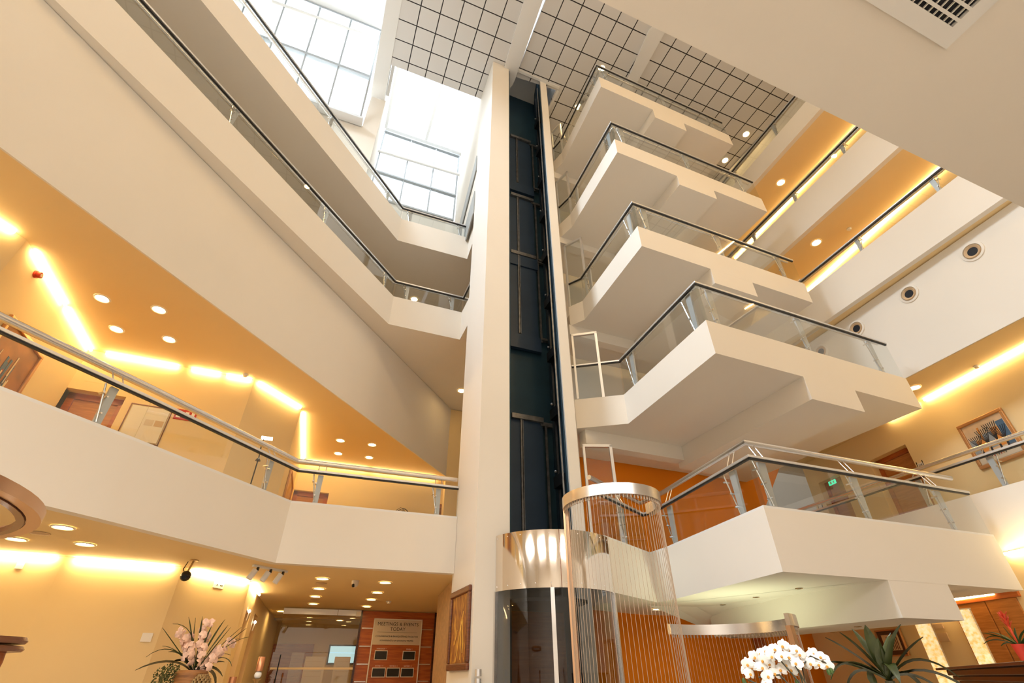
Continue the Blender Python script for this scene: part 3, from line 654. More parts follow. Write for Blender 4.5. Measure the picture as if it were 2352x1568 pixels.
# foreground soffit overhead at the right, with its air grille
a0, a1 = off((0.61, 1.41), 202, 9.5), off((0.61, 1.41), 22, 10.9)
struct('ceiling', MB().prism([a0, a1, off(a1, -68, 7.0), off(a0, -68, 7.0)], 5.5, 5.62), M['paint'])
struct('trim_30', MB().wall(a0, a1, 5.62, 6.2, 0.12, -1), M['paint'])
vt = Thing('air_grille', 'large white rectangular air grille in the soffit at the top right corner', 'air grille', (3.28, 1.734, 5.5))
vc = (3.28, 1.734)
def vuv(a, b_): return (vc[0] - u.x * a + u.y * b_, vc[1] - u.y * a - u.x * b_)   # a towards 202 deg, b towards -68 deg
fo, fi = 0.0, 0.115
vw, vd = 1.25, 1.0
fr = MB()
for (a_, b_, c_, d_) in ((0, vw, 0, fi), (0, vw, vd - fi, vd), (0, fi, fi, vd - fi), (vw - fi, vw, fi, vd - fi)):
    fr.prism([vuv(a_, c_), vuv(b_, c_), vuv(b_, d_), vuv(a_, d_)], 5.465, 5.499)
vt.part('frame', fr, M['white'])
vt.part('duct', MB().prism([vuv(fi, fi), vuv(vw - fi, fi), vuv(vw - fi, vd - fi), vuv(fi, vd - fi)], 5.492, 5.499), M['hole'])
k = 0; y_ = fi + 0.035
while y_ < vd - fi:
    vt.part('blade', MB().prism([vuv(fi, y_), vuv(vw - fi, y_), vuv(vw - fi, y_ + 0.02), vuv(fi, y_ + 0.02)], 5.462, 5.478), M['white']); y_ += 0.078
x_ = fi + 0.03
while x_ < vw - fi:
    vt.part('rear_blade', MB().prism([vuv(x_, fi), vuv(x_ + 0.008, fi), vuv(x_ + 0.01, vd - fi), vuv(x_, vd - fi)], 5.478, 5.49), M['plastic']); x_ += 0.055
vt.o['label'] = 'large white rectangular air grille in the soffit at the top right corner'
#PART2
# ------------------------------------------------------------------ lift cylinder on the ground floor
LC = (0.57, 8.55); LRr = 1.05; L0_, L1_ = math.radians(-143), math.radians(-29)
cy = Thing('lift_cylinder', 'half round glass lift enclosure with a wide mirror polished steel band on top', 'lift enclosure', (*LC, FLOOR))
def arcpts(c, r, a0, a1, n, z): return [(c[0] + r * math.cos(a0 + (a1 - a0) * i / n), c[1] + r * math.sin(a0 + (a1 - a0) * i / n), z) for i in range(n + 1)]
def arcband(c, r, t_, a0, a1, z0, z1, n=40):
    mb = MB(); o_, i_ = arcpts(c, r, a0, a1, n, 0), arcpts(c, r - t_, a0, a1, n, 0)
    for k in range(n): mb.prism([o_[k][:2], o_[k + 1][:2], i_[k + 1][:2], i_[k][:2]], z0, z1)
    # weld: rebuild as a smooth strip
    m2 = MB(); N_ = n + 1
    for z in (z0, z1):
        m2.v += [(p[0], p[1], z) for p in o_]; m2.v += [(p[0], p[1], z) for p in i_]
    for k in range(n):
        a, b_, c_, d_ = k, N_ + k, 2 * N_ + k, 3 * N_ + k
        m2.f += [(a, a + 1, c_ + 1, c_), (b_ + 1, b_, d_, d_ + 1), (a + 1, a, b_, b_ + 1), (c_, c_ + 1, d_ + 1, d_)]
    m2.f += [(0, N_, 3 * N_, 2 * N_), (n, 2 * N_ + n, 3 * N_ + n, N_ + n)]
    return m2
cy.part('steel_band', arcband(LC, LRr, 0.02, L0_, L1_, 2.64, 3.42, 64), M['mirror'], smooth=True, label='mirror polished steel band')
cy.part('band_joint', MB().box((LC[0] + (LRr + .002) * math.cos(math.radians(-84)), LC[1] + (LRr + .002) * math.sin(math.radians(-84)), 3.03), 0.008, 0.012, 0.78), M['brownmetal'])
cy.part('glass_wall', arcband(LC, LRr - 0.015, 0.012, L0_, L1_, FLOOR, 2.64, 64), M['smoke'], smooth=True)
for dg in (-142.5, -91.5, -30):
    a = math.radians(dg)
    cy.part('mullion', MB().box((LC[0] + LRr * math.cos(a), LC[1] + LRr * math.sin(a), (FLOOR + 2.64) / 2), 0.05, 0.055, 2.64 - FLOOR, a), M['steel'])
for i in range(10):
    for z in (2.70, 3.37):
        a = L0_ + 0.04 + (L1_ - L0_ - 0.08) * i / 9
        cy.part('rivet', MB().ball((LC[0] + LRr * math.cos(a), LC[1] + LRr * math.sin(a), z), 0.009, 6), M['steel'])
cab = Thing('lift_cab', 'lift cab standing inside the half round glass enclosure', 'lift cab', (0.5, 8.7, FLOOR))
cab.part('rear_panel', MB().prism([(-0.05, 8.95), (0.85, 9.32), (0.84, 9.36), (-0.07, 8.99)], FLOOR, 2.6), M['panel'])
cab.part('handrail', MB().tube([(0.0, 8.85, 1.35), (0.8, 9.18, 1.35)], 0.025, 8), M['steel'])
cab.part('ceiling_panel', MB().prism([(-0.25, 8.2), (0.2, 7.75), (0.8, 7.75), (1.1, 8.1), (0.85, 9.3), (-0.05, 8.95)], 2.5, 2.55), M['darkmetal'])
single('wall_lamp', MB().tube([(-0.47, 7.72, 1.30), (-0.47, 7.72, 1.60)], 0.042, 16).tube([(-0.47, 7.72, 1.625), (-0.47, 7.72, 1.70)], 0.042, 16), M['alu'], 'small aluminium cylinder lamp on the corner of the lift column', 'wall lamp', (-0.47, 7.72, 1.3), smooth=True)

# curved string screens of tensioned cables
def string_screen(label, c, r, a0, a1, z1, nstr, post_at, bandh, name='string_screen'):
    t = Thing(name, label, 'screen', (*c, FLOOR), 'curved screens of steel strings')
    t.part('top_band', arcband(c, r, 0.045, a0, a1, z1 - bandh, z1, 48), M['steel'], smooth=True)
    p = (c[0] + (r - .03) * math.cos(post_at), c[1] + (r - .03) * math.sin(post_at))
    t.part('post', MB().box((*p, (FLOOR + z1 - bandh) / 2), 0.05, 0.085, z1 - bandh - FLOOR, post_at), M['bronze'])
    t.part('floor_band', arcband(c, r, 0.05, a0, a1, FLOOR, FLOOR + 0.05, 32), M['steel'], smooth=True)
    for i in range(nstr):
        a = a0 + (a1 - a0) * (i + 1.5) / (nstr + 1); q = (c[0] + (r - .022) * math.cos(a), c[1] + (r - .022) * math.sin(a))
        s_ = MB().tube([(*q, FLOOR + 0.04), (*q, z1 - bandh + 0.01)], 0.0019, 5, False)
        s_.lathe([(0.009, z1 - bandh - 0.03), (0.009, z1 - bandh)], (*q, 0), 6)
        t.part('string', s_, M['wire'])
string_screen('tall curved steel string screen in front of the lift cylinder', (0.96, 4.79), 0.475, math.radians(170), math.radians(386), 3.05, 48, math.radians(170), 0.10)
string_screen('lower curved steel string screen behind the white orchids', (2.36, 6.30), 0.76, math.radians(128), math.radians(-52), 2.14, 52, math.radians(-50), 0.11)

# ------------------------------------------------------------------ lowest landing: flared underside, recessed spots
top = [(4.975, 7.094), (4.80, 8.10), (4.42, 8.55), (4.05, 9.10), (3.69, 9.80), (3.33, 9.99), (2.9, 9.95), (2.4, 9.75)]
bot = [(5.04, 7.12), (5.02, 8.2), (4.99, 9.0), (4.96, 9.8), (4.93, 10.3), (4.9, 10.7), (4.6, 11.0), (4.2, 11.0)]
fl = MB()
fl.v += [(*p, 2.652) for p in top] + [(*p, 2.215) for p in bot]
for i in range(len(top) - 1): fl.f.append((i, i + 1, len(top) + i + 1, len(top) + i))
fl.f.append(tuple(range(len(top)))[::-1] ); fl.f.append(tuple(range(len(top), 2 * len(top))))
single('flared_soffit', fl, M['paint'], 'curved flared plaster edge under the lowest lift landing', 'soffit', (4.4, 9.0, 2.2), smooth=False)
for i, (x, y, z) in enumerate(((3.71, 9.70, 2.65), (3.90, 8.73, 2.65), (4.149, 7.822, 2.65), (5.131, 8.353, 2.208), (5.365, 9.45, 2.208))):
    t = Thing('recessed_spot', ('left', 'middle', 'right', 'front', 'rear')[i] + (' of the three small recessed spots under the lowest landing' if i < 3 else ' small recessed spot under the lower box of the lowest landing'), 'recessed light', (x, y, z), 'small recessed spots under the lowest landing')
    t.part('trim_ring', MB().lathe([(0.028, -0.006), (0.05, -0.006), (0.052, 0.0)], (x, y, z), 20, cl=False), M['brass'], smooth=True)
    t.part('lamp', MB().lathe([(0.0, -0.002), (0.028, -0.004)], (x, y, z), 16, cl=False), M['blackplastic'])
# stand lamp added unseen, to put pale green light on the landing's underside
up = Thing('added_uplighter', 'unseen added stand lamp behind the low string screen', 'lamp', (3.35, 8.35, FLOOR))
up.part('stand', MB().tube([(3.35, 8.35, FLOOR), (3.35, 8.35, 1.25)], 0.02, 8).lathe([(0.14, 0), (0.14, 0.03)], (3.35, 8.35, FLOOR), 20), M['steel'])
up.part('shade', MB().lathe([(0.03, 0), (0.11, 0.12), (0.12, 0.12), (0.035, -0.01)], (3.35, 8.35, 1.25), 20), M['steel'], smooth=True)
ul = bpy.data.lights.new('uplighter_fill', 'SPOT'); ul.energy = 70; ul.color = (0.93, 1.0, 0.62); ul.spot_size = 2.3; ul.spot_blend = 0.8; ul.shadow_soft_size = 0.08
uo = bpy.data.objects.new('uplighter_fill', ul); COL.objects.link(uo); uo.parent = up.o; uo.location = (0, 0, 0.99); uo.rotation_euler = (math.pi, 0, 0)

# ------------------------------------------------------------------ downlights
def make_downlight(r):
    t = Thing('downlight', '', 'downlight', (0, 0, 0))
    t.part('trim_ring', MB().lathe([(r, -0.004), (r + 0.012, -0.012), (r + 0.03, -0.008), (r + 0.034, 0.0)], (0, 0, 0), 28, cl=False), M['plastic'], smooth=True)
    t.part('lamp', MB().lathe([(0.0, -0.006), (r * .7, -0.005), (r, -0.003)], (0, 0, 0), 24, cl=False), M['lamp'])
    return t.o
DL = {}
def downlight(x, y, z, label, group, r=0.085):
    if r not in DL:
        DL[r] = make_downlight(r); o = DL[r]
    else: o = copy_tree(DL[r])
    o.location = (x, y, z - 0.001); o['label'] = label; o['group'] = group
g1 = 'round downlights in the ceiling of the lowest left balcony'
for x, y, s_ in ((-6.44, 5.82, 'upper left of the four downlights near the abstract painting'), (-5.72, 6.11, 'upper right of the four downlights near the abstract painting'), (-6.76, 6.63, 'lower left of the four downlights near the abstract painting'), (-6.04, 6.94, 'lower right of the four downlights near the abstract painting'),
                 (-4.33, 11.38, 'upper left of the four downlights near the lift column'), (-3.60, 11.66, 'upper right of the four downlights near the lift column'), (-4.64, 12.23, 'lower left of the four downlights near the lift column'), (-3.89, 12.52, 'lower right of the four downlights near the lift column')):
    downlight(x, y, 6.53, s_, g1)
g0 = 'round downlights in the lobby ceiling'
for x, y, s_ in ((-5.173, 5.756, 'upper of the three lobby ceiling downlights at the left'), (-6.17, 6.302, 'leftmost lobby ceiling downlight, behind the hanging spotlight'), (-5.535, 6.603, 'right one of the three lobby ceiling downlights at the left'),
                 (-3.343, 9.304, 'nearest downlight of the left row before the meeting room sign'), (-3.78, 10.438, 'second downlight of the left row before the meeting room sign'), (-4.21, 11.516, 'third downlight of the left row before the meeting room sign'), (-4.674, 12.739, 'farthest downlight of the left row before the glass partition'),
                 (-2.344, 9.761, 'nearest downlight of the right row above the wooden sign wall'), (-2.775, 11.001, 'second downlight of the right row above the wooden sign wall'), (-3.153, 12.046, 'third downlight of the right row above the wooden sign wall'), (-3.571, 13.291, 'farthest downlight of the right row above the wooden sign wall')):
    downlight(x, y, 3.05, s_, g0, 0.09)
gr_ = 'round downlights of the upper right corridors'
for x, y, z, s_ in ((8.545, 9.545, 11.57, 'downlight in the ceiling of the lower upper-right corridor'), (8.64, 9.804, 14.58, 'downlight in the ceiling of the middle upper-right corridor'), (8.842, 10.463, 18.325, 'larger looking downlight in the brown tiled ceiling, nearer the top edge'),
                    (8.457, 11.577, 18.325, 'downlight in the brown tiled ceiling close to the top landing'), (3.053, 8.045, 18.302, 'downlight glowing behind the corner of the topmost landing railing'), (2.409, 9.347, 18.302, 'downlight showing through the left glass of the topmost landing'), (8.93, 9.414, 6.85, 'downlight beside the end of the second lowest landing')):
    downlight(x, y, z, s_, gr_, 0.105)
downlight(-1.534, 12.811, 8.73, 'downlight half hidden behind the lift column under the upper middle left balcony', 'round downlights under the left balconies', 0.10)
downlight(-3.2, 12.2, 11.82, 'downlight seen behind the bend of the upper middle left balcony railing', 'round downlights under the left balconies', 0.10)
downlight(-6.0, 7.2, 11.82, 'downlight seen through the long glass of the upper middle left balcony', 'round downlights under the left balconies', 0.10)
for x, y, z, s_ in ((2.7, 10.3, 2.652, 'added downlight under the rear left of the lowest landing, washing the orange wall'), (4.0, 10.9, 2.652, 'added downlight under the rear of the lowest landing, washing the orange wall'),
                    (2.5, 10.0, 5.853, 'added downlight under the second landing near the lift, above the orange stair wall'), (5.2, 11.0, 5.853, 'added downlight under the far end of the second landing, above the orange stair wall')):
    downlight(x, y, z, s_, 'added downlights over the orange walls behind the landings', 0.09)  # added lamps, put here only to brighten the orange walls
# small flush loudspeakers / detectors in ceilings
def flush(name, x, y, z, r, label, cat, m='plastic', h=0.03):
    single(name, MB().lathe([(0.0, -h), (r * .6, -h), (r * .75, -h * .5), (r, -h * .35), (r, 0)], (x, y, z), 20, cl=False), M[m], label, cat, (x, y, z), smooth=True)
flush('ceiling_speaker', -5.668, 6.029, 3.05, 0.11, 'flat round ceiling loudspeaker beside the hanging metal ring', 'loudspeaker', 'tan', 0.012)
flush('ceiling_speaker', -3.534, 9.817, 3.05, 0.10, 'flat round ceiling loudspeaker behind the nearest downlight', 'loudspeaker', 'tan', 0.012)
flush('ceiling_speaker', -4.381, 11.993, 3.05, 0.10, 'flat round ceiling loudspeaker farther back between two downlights', 'loudspeaker', 'tan', 0.012)
flush('smoke_detector', -5.229, 8.125, 6.515, 0.055, 'white smoke detector above the thin floor lamp', 'smoke detector', 'plastic', 0.05)
flush('smoke_detector', 9.172, 9.038, 11.57, 0.06, 'white smoke detector in the lower upper-right corridor', 'smoke detector', 'plastic', 0.05)
flush('smoke_detector', 9.593, 8.51, 6.85, 0.055, 'white smoke detector above the painting of bare trees', 'smoke detector', 'plastic', 0.05)
flush('smoke_detector', -2.832, 12.355, 3.05, 0.06, 'small white smoke detector above the wooden sign wall', 'smoke detector', 'plastic', 0.05)

# round supply nozzles on the closed storey at the right
wd = (Vector((7.92, 10.55)) - Vector((9.28, 6.33))).normalized(); wn = Vector((-wd.y, wd.x)) # faces the atrium
for i, (x, y, z) in enumerate(((9.115, 6.843, 8.47), (8.706, 8.11, 8.46), (8.296, 9.382, 8.46), (7.971, 10.392, 8.46))):
    t = Thing('air_nozzle', ('nearest', 'second', 'third', 'farthest')[i] + ' round air nozzle in the row on the right wall', 'air nozzle', (x, y, z), 'round air nozzles on the right wall')
    def ringv(r, d, n=32):
        return [(x + wd.x * r * math.cos(2 * math.pi * j / n) + wn.x * d, y + wd.y * r * math.cos(2 * math.pi * j / n) + wn.y * d, z + r * math.sin(2 * math.pi * j / n)) for j in range(n)]
    def rings(lst, capend=False):
        mb = MB(); n = 32
        for r, d in lst: mb.v += ringv(r, d)
        for a in range(len(lst) - 1):
            for j in range(n): mb.f.append((a * n + j, a * n + (j + 1) % n, (a + 1) * n + (j + 1) % n, (a + 1) * n + j))
        if capend: mb.f.append(tuple((len(lst) - 1) * n + j for j in range(n)))
        return mb
    t.part('flange', rings([(0.205, 0.0), (0.20, 0.02), (0.16, 0.028), (0.155, 0.012)]), M['paint'], smooth=True)
    t.part('nozzle', rings([(0.15, 0.01), (0.135, 0.035), (0.10, 0.02), (0.088, 0.004)]), M['tan'], smooth=True)
    t.part('opening', rings([(0.09, 0.006)], True), M['hole'])

# ------------------------------------------------------------------ pictures, signs and small fittings on the walls
def plane_frame(a, b_, side):
    a, b_ = Vector(a[:2]), Vector(b_[:2]); d = (b_ - a).normalized(); return a, d, Vector((-d.y, d.x)) * side
def picture(label, a, b_, side, z0, z1, frame_w, canvas_m, frame_m, depth=0.05, name='painting'):
    """picture whose wall line runs a-b, sticking out on the given side"""
    A_, d, nn_ = plane_frame(a, b_, side); B_ = Vector(b_[:2])
    t = Thing(name, label, 'picture', (A_.x, A_.y, z0))
    fr = MB().wall(A_, B_, z0, z0 + frame_w, depth, side).wall(A_, B_, z1 - frame_w, z1, depth, side)
    fr.wall(A_, A_ + d * frame_w, z0 + frame_w, z1 - frame_w, depth, side).wall(B_ - d * frame_w, B_, z0 + frame_w, z1 - frame_w, depth, side)
    t.part('frame', fr, frame_m, bevel=frame_w * 0.18)
    t.part('canvas', MB().wall(A_ + d * frame_w * .9, B_ - d * frame_w * .9, z0 + frame_w * .9, z1 - frame_w * .9, depth * 0.4, side), canvas_m)
    return t, A_, d, nn_
def strokes_mat(name, base, cols, scale, axis, thr=0.55, dist=1.5):
    m, n, l, b = new_mat(name)
    tc = n.new('ShaderNodeTexCoord'); mp = n.new('ShaderNodeMapping'); mp.inputs['Scale'].default_value = axis
    l.new(tc.outputs['Object'], mp.inputs[0]); nz = n.new('ShaderNodeTexNoise'); nz.inputs['Scale'].default_value = scale; nz.inputs['Detail'].default_value = 5; nz.inputs['Distortion'].default_value = dist
    l.new(mp.outputs[0], nz.inputs['Vector']); r = n.new('ShaderNodeValToRGB'); cr = r.color_ramp
    cr.elements[0].color = (*base, 1); cr.elements[0].position = thr - 0.12
    cr.elements[1].color = (*cols[-1], 1); cr.elements[1].position = thr + 0.2
    for i, c_ in enumerate(cols[:-1]):
        e = cr.elements.new(thr + 0.17 * i / max(1, len(cols) - 1)); e.color = (*c_, 1)
    l.new(nz.outputs['Fac'], r.inputs[0]); l.new(r.outputs[0], b.inputs['Base Color']); b.inputs['Roughness'].default_value = 0.55
    return m
# on the lift column: dark painting with golden ears
mc = strokes_mat('golden_ears_canvas', (0.17, 0.045, 0.012), [(0.35, 0.13, 0.02), (0.75, 0.42, 0.06)], 3.0, (6, 6, 1.2), 0.52)
t, A_, d, nn_ = picture('brown framed painting of golden ears hung on the left face of the lift column', (-0.985, 8.835), (-0.605, 7.895), -1, 1.69, 2.74, 0.09, mc, M['frame'])
def paint_stroke(t, A_, d, nn_, depth, pts, w, m, name='brush_mark'):
    P = [A_ + d * p[0] + nn_ * depth for p in pts]
    mb = MB()
    for i in range(len(pts) - 1):
        p, q = Vector((P[i].x, P[i].y, pts[i][1])), Vector((P[i + 1].x, P[i + 1].y, pts[i + 1][1])); dr = (q - p).normalized()
        nv = Vector((nn_.x, nn_.y, 0)); sd = dr.cross(nv).normalized() * w / 2
        mb.extr([p - sd, p + sd, q + sd, q - sd], nv * 0.004)
    return t.part(name, mb, m)
gold = mat('gold_paint', (0.85, 0.52, 0.10), 0.5)
for s0, z0_, s1, z1_ in ((0.40, 1.80, 0.58, 2.25), (0.62, 1.82, 0.60, 2.30), (0.30, 2.02, 0.42, 2.20), (0.72, 1.9, 0.66, 2.35), (0.55, 2.15, 0.70, 2.42)):
    paint_stroke(t, A_, d, nn_, 0.022, [(s0, z0_), ((s0 + s1) / 2 + .02, (z0_ + z1_) / 2), (s1, z1_)], 0.022, gold)
# abstract painting on the lowest left balcony
mc = mat('rust_canvas', (0.36, 0.14, 0.035), 0.6, var=0.35, vscale=3)
t, A_, d, nn_ = picture('large rust brown abstract painting with blue, red and cream streaks', (-6.83, 5.15), (-7.258, 6.211), -1, 4.15, 5.70, 0.06, mc, M['goldframe'])
blue = mat('blue_paint', (0.06, 0.13, 0.22), 0.6); redp = mat('red_paint', (0.42, 0.05, 0.02), 0.6); crm = mat('cream_paint', (0.80, 0.62, 0.38), 0.6)
rr = random.Random(3)
for i in range(34):
    s0 = 0.06 + rr.random() * 0.70; zz = 4.55 + rr.random() * 0.45; h_ = 0.12 + rr.random() * 0.32
    paint_stroke(t, A_, d, nn_, 0.022 + 0.001 * (i % 4), [(s0, zz), (s0 + 0.01, zz + h_)], 0.012 + rr.random() * 0.03, (blue, redp, crm, blue)[i % 4])
# golden tall picture
mc = strokes_mat('golden_wood_canvas', (0.50, 0.22, 0.05), [(0.68, 0.36, 0.10), (0.30, 0.10, 0.02)], 3.0, (7, 7, 1.0), 0.5, 2.5)
picture('tall golden brown streaked picture beside the recessed door', (-5.0, 10.51), (-5.50, 11.90), -1, 4.35, 5.53, 0.05, mc, M['goldframe'])
# painting of bare trees on the right
mc = mat('winter_sky_canvas', (0.62, 0.46, 0.30), 0.6, var=0.12, vscale=4)
t, A_, d, nn_ = picture('framed painting of bare black trees before coloured houses on the lowest right corridor', (9.614 - .004, 9.648), (9.789 - .004, 8.713), -1, 5.05, 6.00, 0.065, mc, M['goldframe'])
dark = mat('black_paint', (0.02, 0.018, 0.02), 0.6); greyb = mat('grey_blue_paint', (0.28, 0.32, 0.36), 0.6); orp = mat('orange_paint', (0.65, 0.26, 0.05), 0.6); snow = mat('pale_snow_paint', (0.66, 0.58, 0.47), 0.6)
def block(s0, s1, z0_, z1_, m, dp=0.021): 
    p, q = A_ + d * s0 + nn_ * dp, A_ + d * s1 + nn_ * dp
    t.part('painted_shape', MB().extr([(p.x, p.y, z0_), (q.x, q.y, z0_), (q.x, q.y, z1_), (p.x, p.y, z1_)], (nn_.x * .002, nn_.y * .002, 0)), m)
block(0.08, 0.87, 5.13, 5.32, snow); block(0.08, 0.2, 5.34, 5.62, greyb); block(0.2, 0.36, 5.34, 5.58, orp); block(0.38, 0.55, 5.36, 5.66, greyb); block(0.56, 0.70, 5.34, 5.72, orp); block(0.71, 0.86, 5.30, 5.80, blue); block(0.33, 0.37, 5.58, 5.82, orp)
for s0, hgt in ((0.22, 0.42), (0.40, 0.50), (0.58, 0.56), (0.72, 0.44)):
    paint_stroke(t, A_, d, nn_, 0.026, [(s0, 5.24), (s0 + 0.01, 5.24 + hgt * .45)], 0.035, dark, 'painted_trunk')
    for j in range(7):
        w = -0.13 + 0.26 * j / 6
        paint_stroke(t, A_, d, nn_, 0.027, [(s0 + 0.01, 5.24 + hgt * .40), (s0 + w * .6, 5.24 + hgt * .75), (s0 + w, 5.24 + hgt * 1.05)], 0.010, dark, 'painted_branch')
for j in range(9): paint_stroke(t, A_, d, nn_, 0.027, [(0.25 + j * 0.045, 5.20), (0.25 + j * 0.045, 5.26)], 0.018, (redp, orp, dark)[j % 3], 'painted_figure')
# picture at ground level right
mc = mat('brown_mount', (0.10, 0.045, 0.02), 0.5)
t, A_, d, nn_ = picture('dark framed picture of a forest on the yellow wall behind the big leafy plant', (7.59, 11.80), (7.70, 11.18), -1, 1.92, 2.38, 0.025, mc, M['goldframe'])
p, q = A_ + d * .11 + nn_ * .021, A_ + d * .52 + nn_ * .021
t.part('print', MB().extr([(p.x, p.y, 2.02), (q.x, q.y, 2.02), (q.x, q.y, 2.29), (p.x, p.y, 2.29)], (nn_.x * .002, nn_.y * .002, 0)), crm)
for j in range(9): paint_stroke(t, A_, d, nn_, 0.024, [(0.14 + j * .04, 2.03), (0.15 + j * .04, 2.15 + .05 * (j % 3))], 0.014, M['frame'], 'printed_tree')

# number plates, switches, sockets
def plate(name, label, cat, a, b_, side, z0, z1, m, body=None, depth=0.012, txt=0.03, tm='ink'):
    A_, d, nn_ = plane_frame(a, b_, side); B_ = Vector(b_[:2])
    t = Thing(name, label, cat, (A_.x, A_.y, z0))
    t.part('plate', MB().wall(A_, B_, z0, z1, depth, side), M[m], bevel=0.002)
    if body:
        c = (A_ + B_) / 2 + nn_ * (depth + 0.002); rgt = (d.x, d.y, 0) if side < 0 else (-d.x, -d.y, 0)
        o = text('lettering', body, (c.x, c.y, (z0 + z1) / 2), rgt, (0, 0, 1), txt, M[tm], t.o, t.org)
    return t, A_, d, nn_
def on(p, deg, L): return (p[0] + math.cos(math.radians(deg)) * L, p[1] + math.sin(math.radians(deg)) * L)
rw = Vector(RW[1][1]) - Vector(RW[1][0]); rwd = rw.normalized()
def rpt(y):
    s_ = (y - RW[1][0][1]) / rwd.y; return (RW[1][0][0] + rwd.x * s_, y)
for yb, ya, lab in ((10.70, 10.86, 'small bracketed room number plate 218 beside the recessed door'), (13.98, 14.12, 'small bracketed room number plate by the far door under the exit sign')):
    t, A_, d, nn_ = plate('room_sign', lab, 'sign', rpt(ya), rpt(yb), -1, 5.53, 5.63, 'paint', '218' if yb < 11 else None, 0.01, 0.06)
    for s_ in (0.0, 0.15): t.part('bracket', MB().wall(A_ + d * s_, A_ + d * (s_ + .012), 5.51, 5.67, 0.014, -1), M['blackplastic'])
ex = Thing('exit_sign', 'green running figure exit sign glowing in the far doorway', 'sign', (8.93, 13.30, 6.0))
ex.part('panel', MB().wall((8.90, 13.46), (8.945, 13.20), 5.98, 6.09, 0.02, -1), M['exit'])
ex.part('symbol', MB().wall((8.912, 13.40), (8.92, 13.35), 6.0, 6.07, 0.024, -1).wall((8.93, 13.29), (8.936, 13.25), 6.01, 6.06, 0.024, -1), M['whiteink'])
ex.part('cable', MB().tube([(8.91, 13.33, 6.09), (8.91, 13.33, 6.14)], 0.006, 6), M['plastic'])
plate('room_sign', 'tiny bracketed room number plate beside the door of the lower upper-right corridor', 'sign', (9.63, 10.25), (9.655, 10.12), -1, 10.42, 10.52, 'plastic', None)
def lw(a, b_, s_):
    a, b_ = Vector(a), Vector(b_); dd = (b_ - a).normalized(); p = a + dd * s_; return (p.x, p.y)
s22 = [LW[2], LW[3]]
t = Thing('wall_cupboard', 'flush cream service cupboard door with two small plates next to the recessed door', 'cupboard', (*lw(*s22, 1.0), 3.6))
t.part('door', MB().wall(lw(*s22, 1.02), lw(*s22, 1.60), 4.98, 5.62, 0.02, -1), M['paint'], bevel=0.003)
t.part('door', MB().wall(lw(*s22, 1.02), lw(*s22, 1.60), 3.62, 4.93, 0.02, -1), M['paint'], bevel=0.003)
fr = MB()
for a_, b_, z0_, z1_ in ((0.985, 1.0, 3.6, 5.655), (1.62, 1.635, 3.6, 5.655), (0.985, 1.635, 5.64, 5.655), (0.985, 1.635, 4.95, 4.962)): fr.wall(lw(*s22, a_), lw(*s22, b_), z0_, z1_, 0.012, -1)
t.part('frame', fr, M['brownmetal'])
t.part('label_plate', MB().wall(lw(*s22, 1.30), lw(*s22, 1.43), 5.28, 5.39, 0.024, -1), M['signplate'])
t.part('label_plate', MB().wall(lw(*s22, 1.45), lw(*s22, 1.58), 5.28, 5.39, 0.024, -1), M['tan'])
t = Thing('fire_sign', 'red and white sign partly hidden behind the balcony rail post', 'sign', (*lw(*s22, 1.66), 5.45))
t.part('plate', MB().wall(lw(*s22, 1.68), lw(*s22, 2.02), 5.48, 5.68, 0.012, -1), M['red'])
t.part('symbol', MB().wall(lw(*s22, 1.71), lw(*s22, 1.78), 5.52, 5.64, 0.016, -1).wall(lw(*s22, 1.84), lw(*s22, 1.90), 5.52, 5.64, 0.016, -1).wall(lw(*s22, 1.94), lw(*s22, 1.99), 5.50, 5.66, 0.016, -1), M['whiteink'])
al = Thing('fire_alarm', 'red round fire alarm sounder under the far left cove light', 'alarm', (-6.80, 5.08, 6.34))
aa = Vector((-6.80, 5.08, 6.36)); an = Vector((0.927, 0.375, 0))
al.part('base', MB().tube([aa + an * 0.0, aa + an * 0.03], 0.055, 20), M['red'], smooth=True)
al.part('dome', MB().tube([aa + an * 0.03, aa + an * 0.075], 0.045, 20), M['red'], smooth=True)
al.part('ring', MB().tube([aa + an * 0.075, aa + an * 0.08], 0.025, 16), M['plastic'])
plate('wall_socket', 'square cream wall socket under the lobby cove light', 'socket', (-6.82, 7.165), (-6.74, 7.20), -1, 2.86, 2.95, 'plastic', None)
t, A_, d, nn_ = plate('wall_socket', 'double white wall socket beside the short lobby cove', 'socket', on(GW[2], 74, 0.68), on(GW[2], 74, 0.90), -1, 2.85, 2.94, 'plastic', None)
for s_ in (0.06, 0.14, 0.17): t.part('hole', MB().wall(A_ + d * s_, A_ + d * (s_ + .018), 2.885, 2.905, 0.014, -1), M['blackplastic'])
plate('light_switch', 'plain white square switch plate on the yellow lobby wall', 'switch', (-5.31, 8.04), (-5.20, 8.11), -1, 2.05, 2.16, 'plastic', None)

# thin floor lamp on the lowest left balcony
fl_ = Thing('floor_lamp', 'thin black floor lamp with a bright white head on the lowest left balcony', 'lamp', (-4.40, 8.0, 3.45))
fl_.part('base', MB().lathe([(0.12, 0), (0.12, 0.02)], (-4.40, 8.0, 3.45), 20), M['blackplastic'])
fl_.part('pole', MB().tube([(-4.40, 8.0, 3.45), (-4.40, 8.0, 4.72), (-4.41, 8.01, 4.86), (-4.44, 8.03, 5.0), (-4.42, 8.02, 5.12)], 0.011, 8), M['blackplastic'])
fl_.part('joint', MB().lathe([(0.045, 0), (0.03, 0.03), (0.012, 0.05)], (-4.40, 8.0, 4.70), 14), M['blackplastic'])
fl_.part('lamp_head', MB().box((-4.38, 8.04, 5.13), 0.18, 0.07, 0.035, A22), M['lamp_cool'])
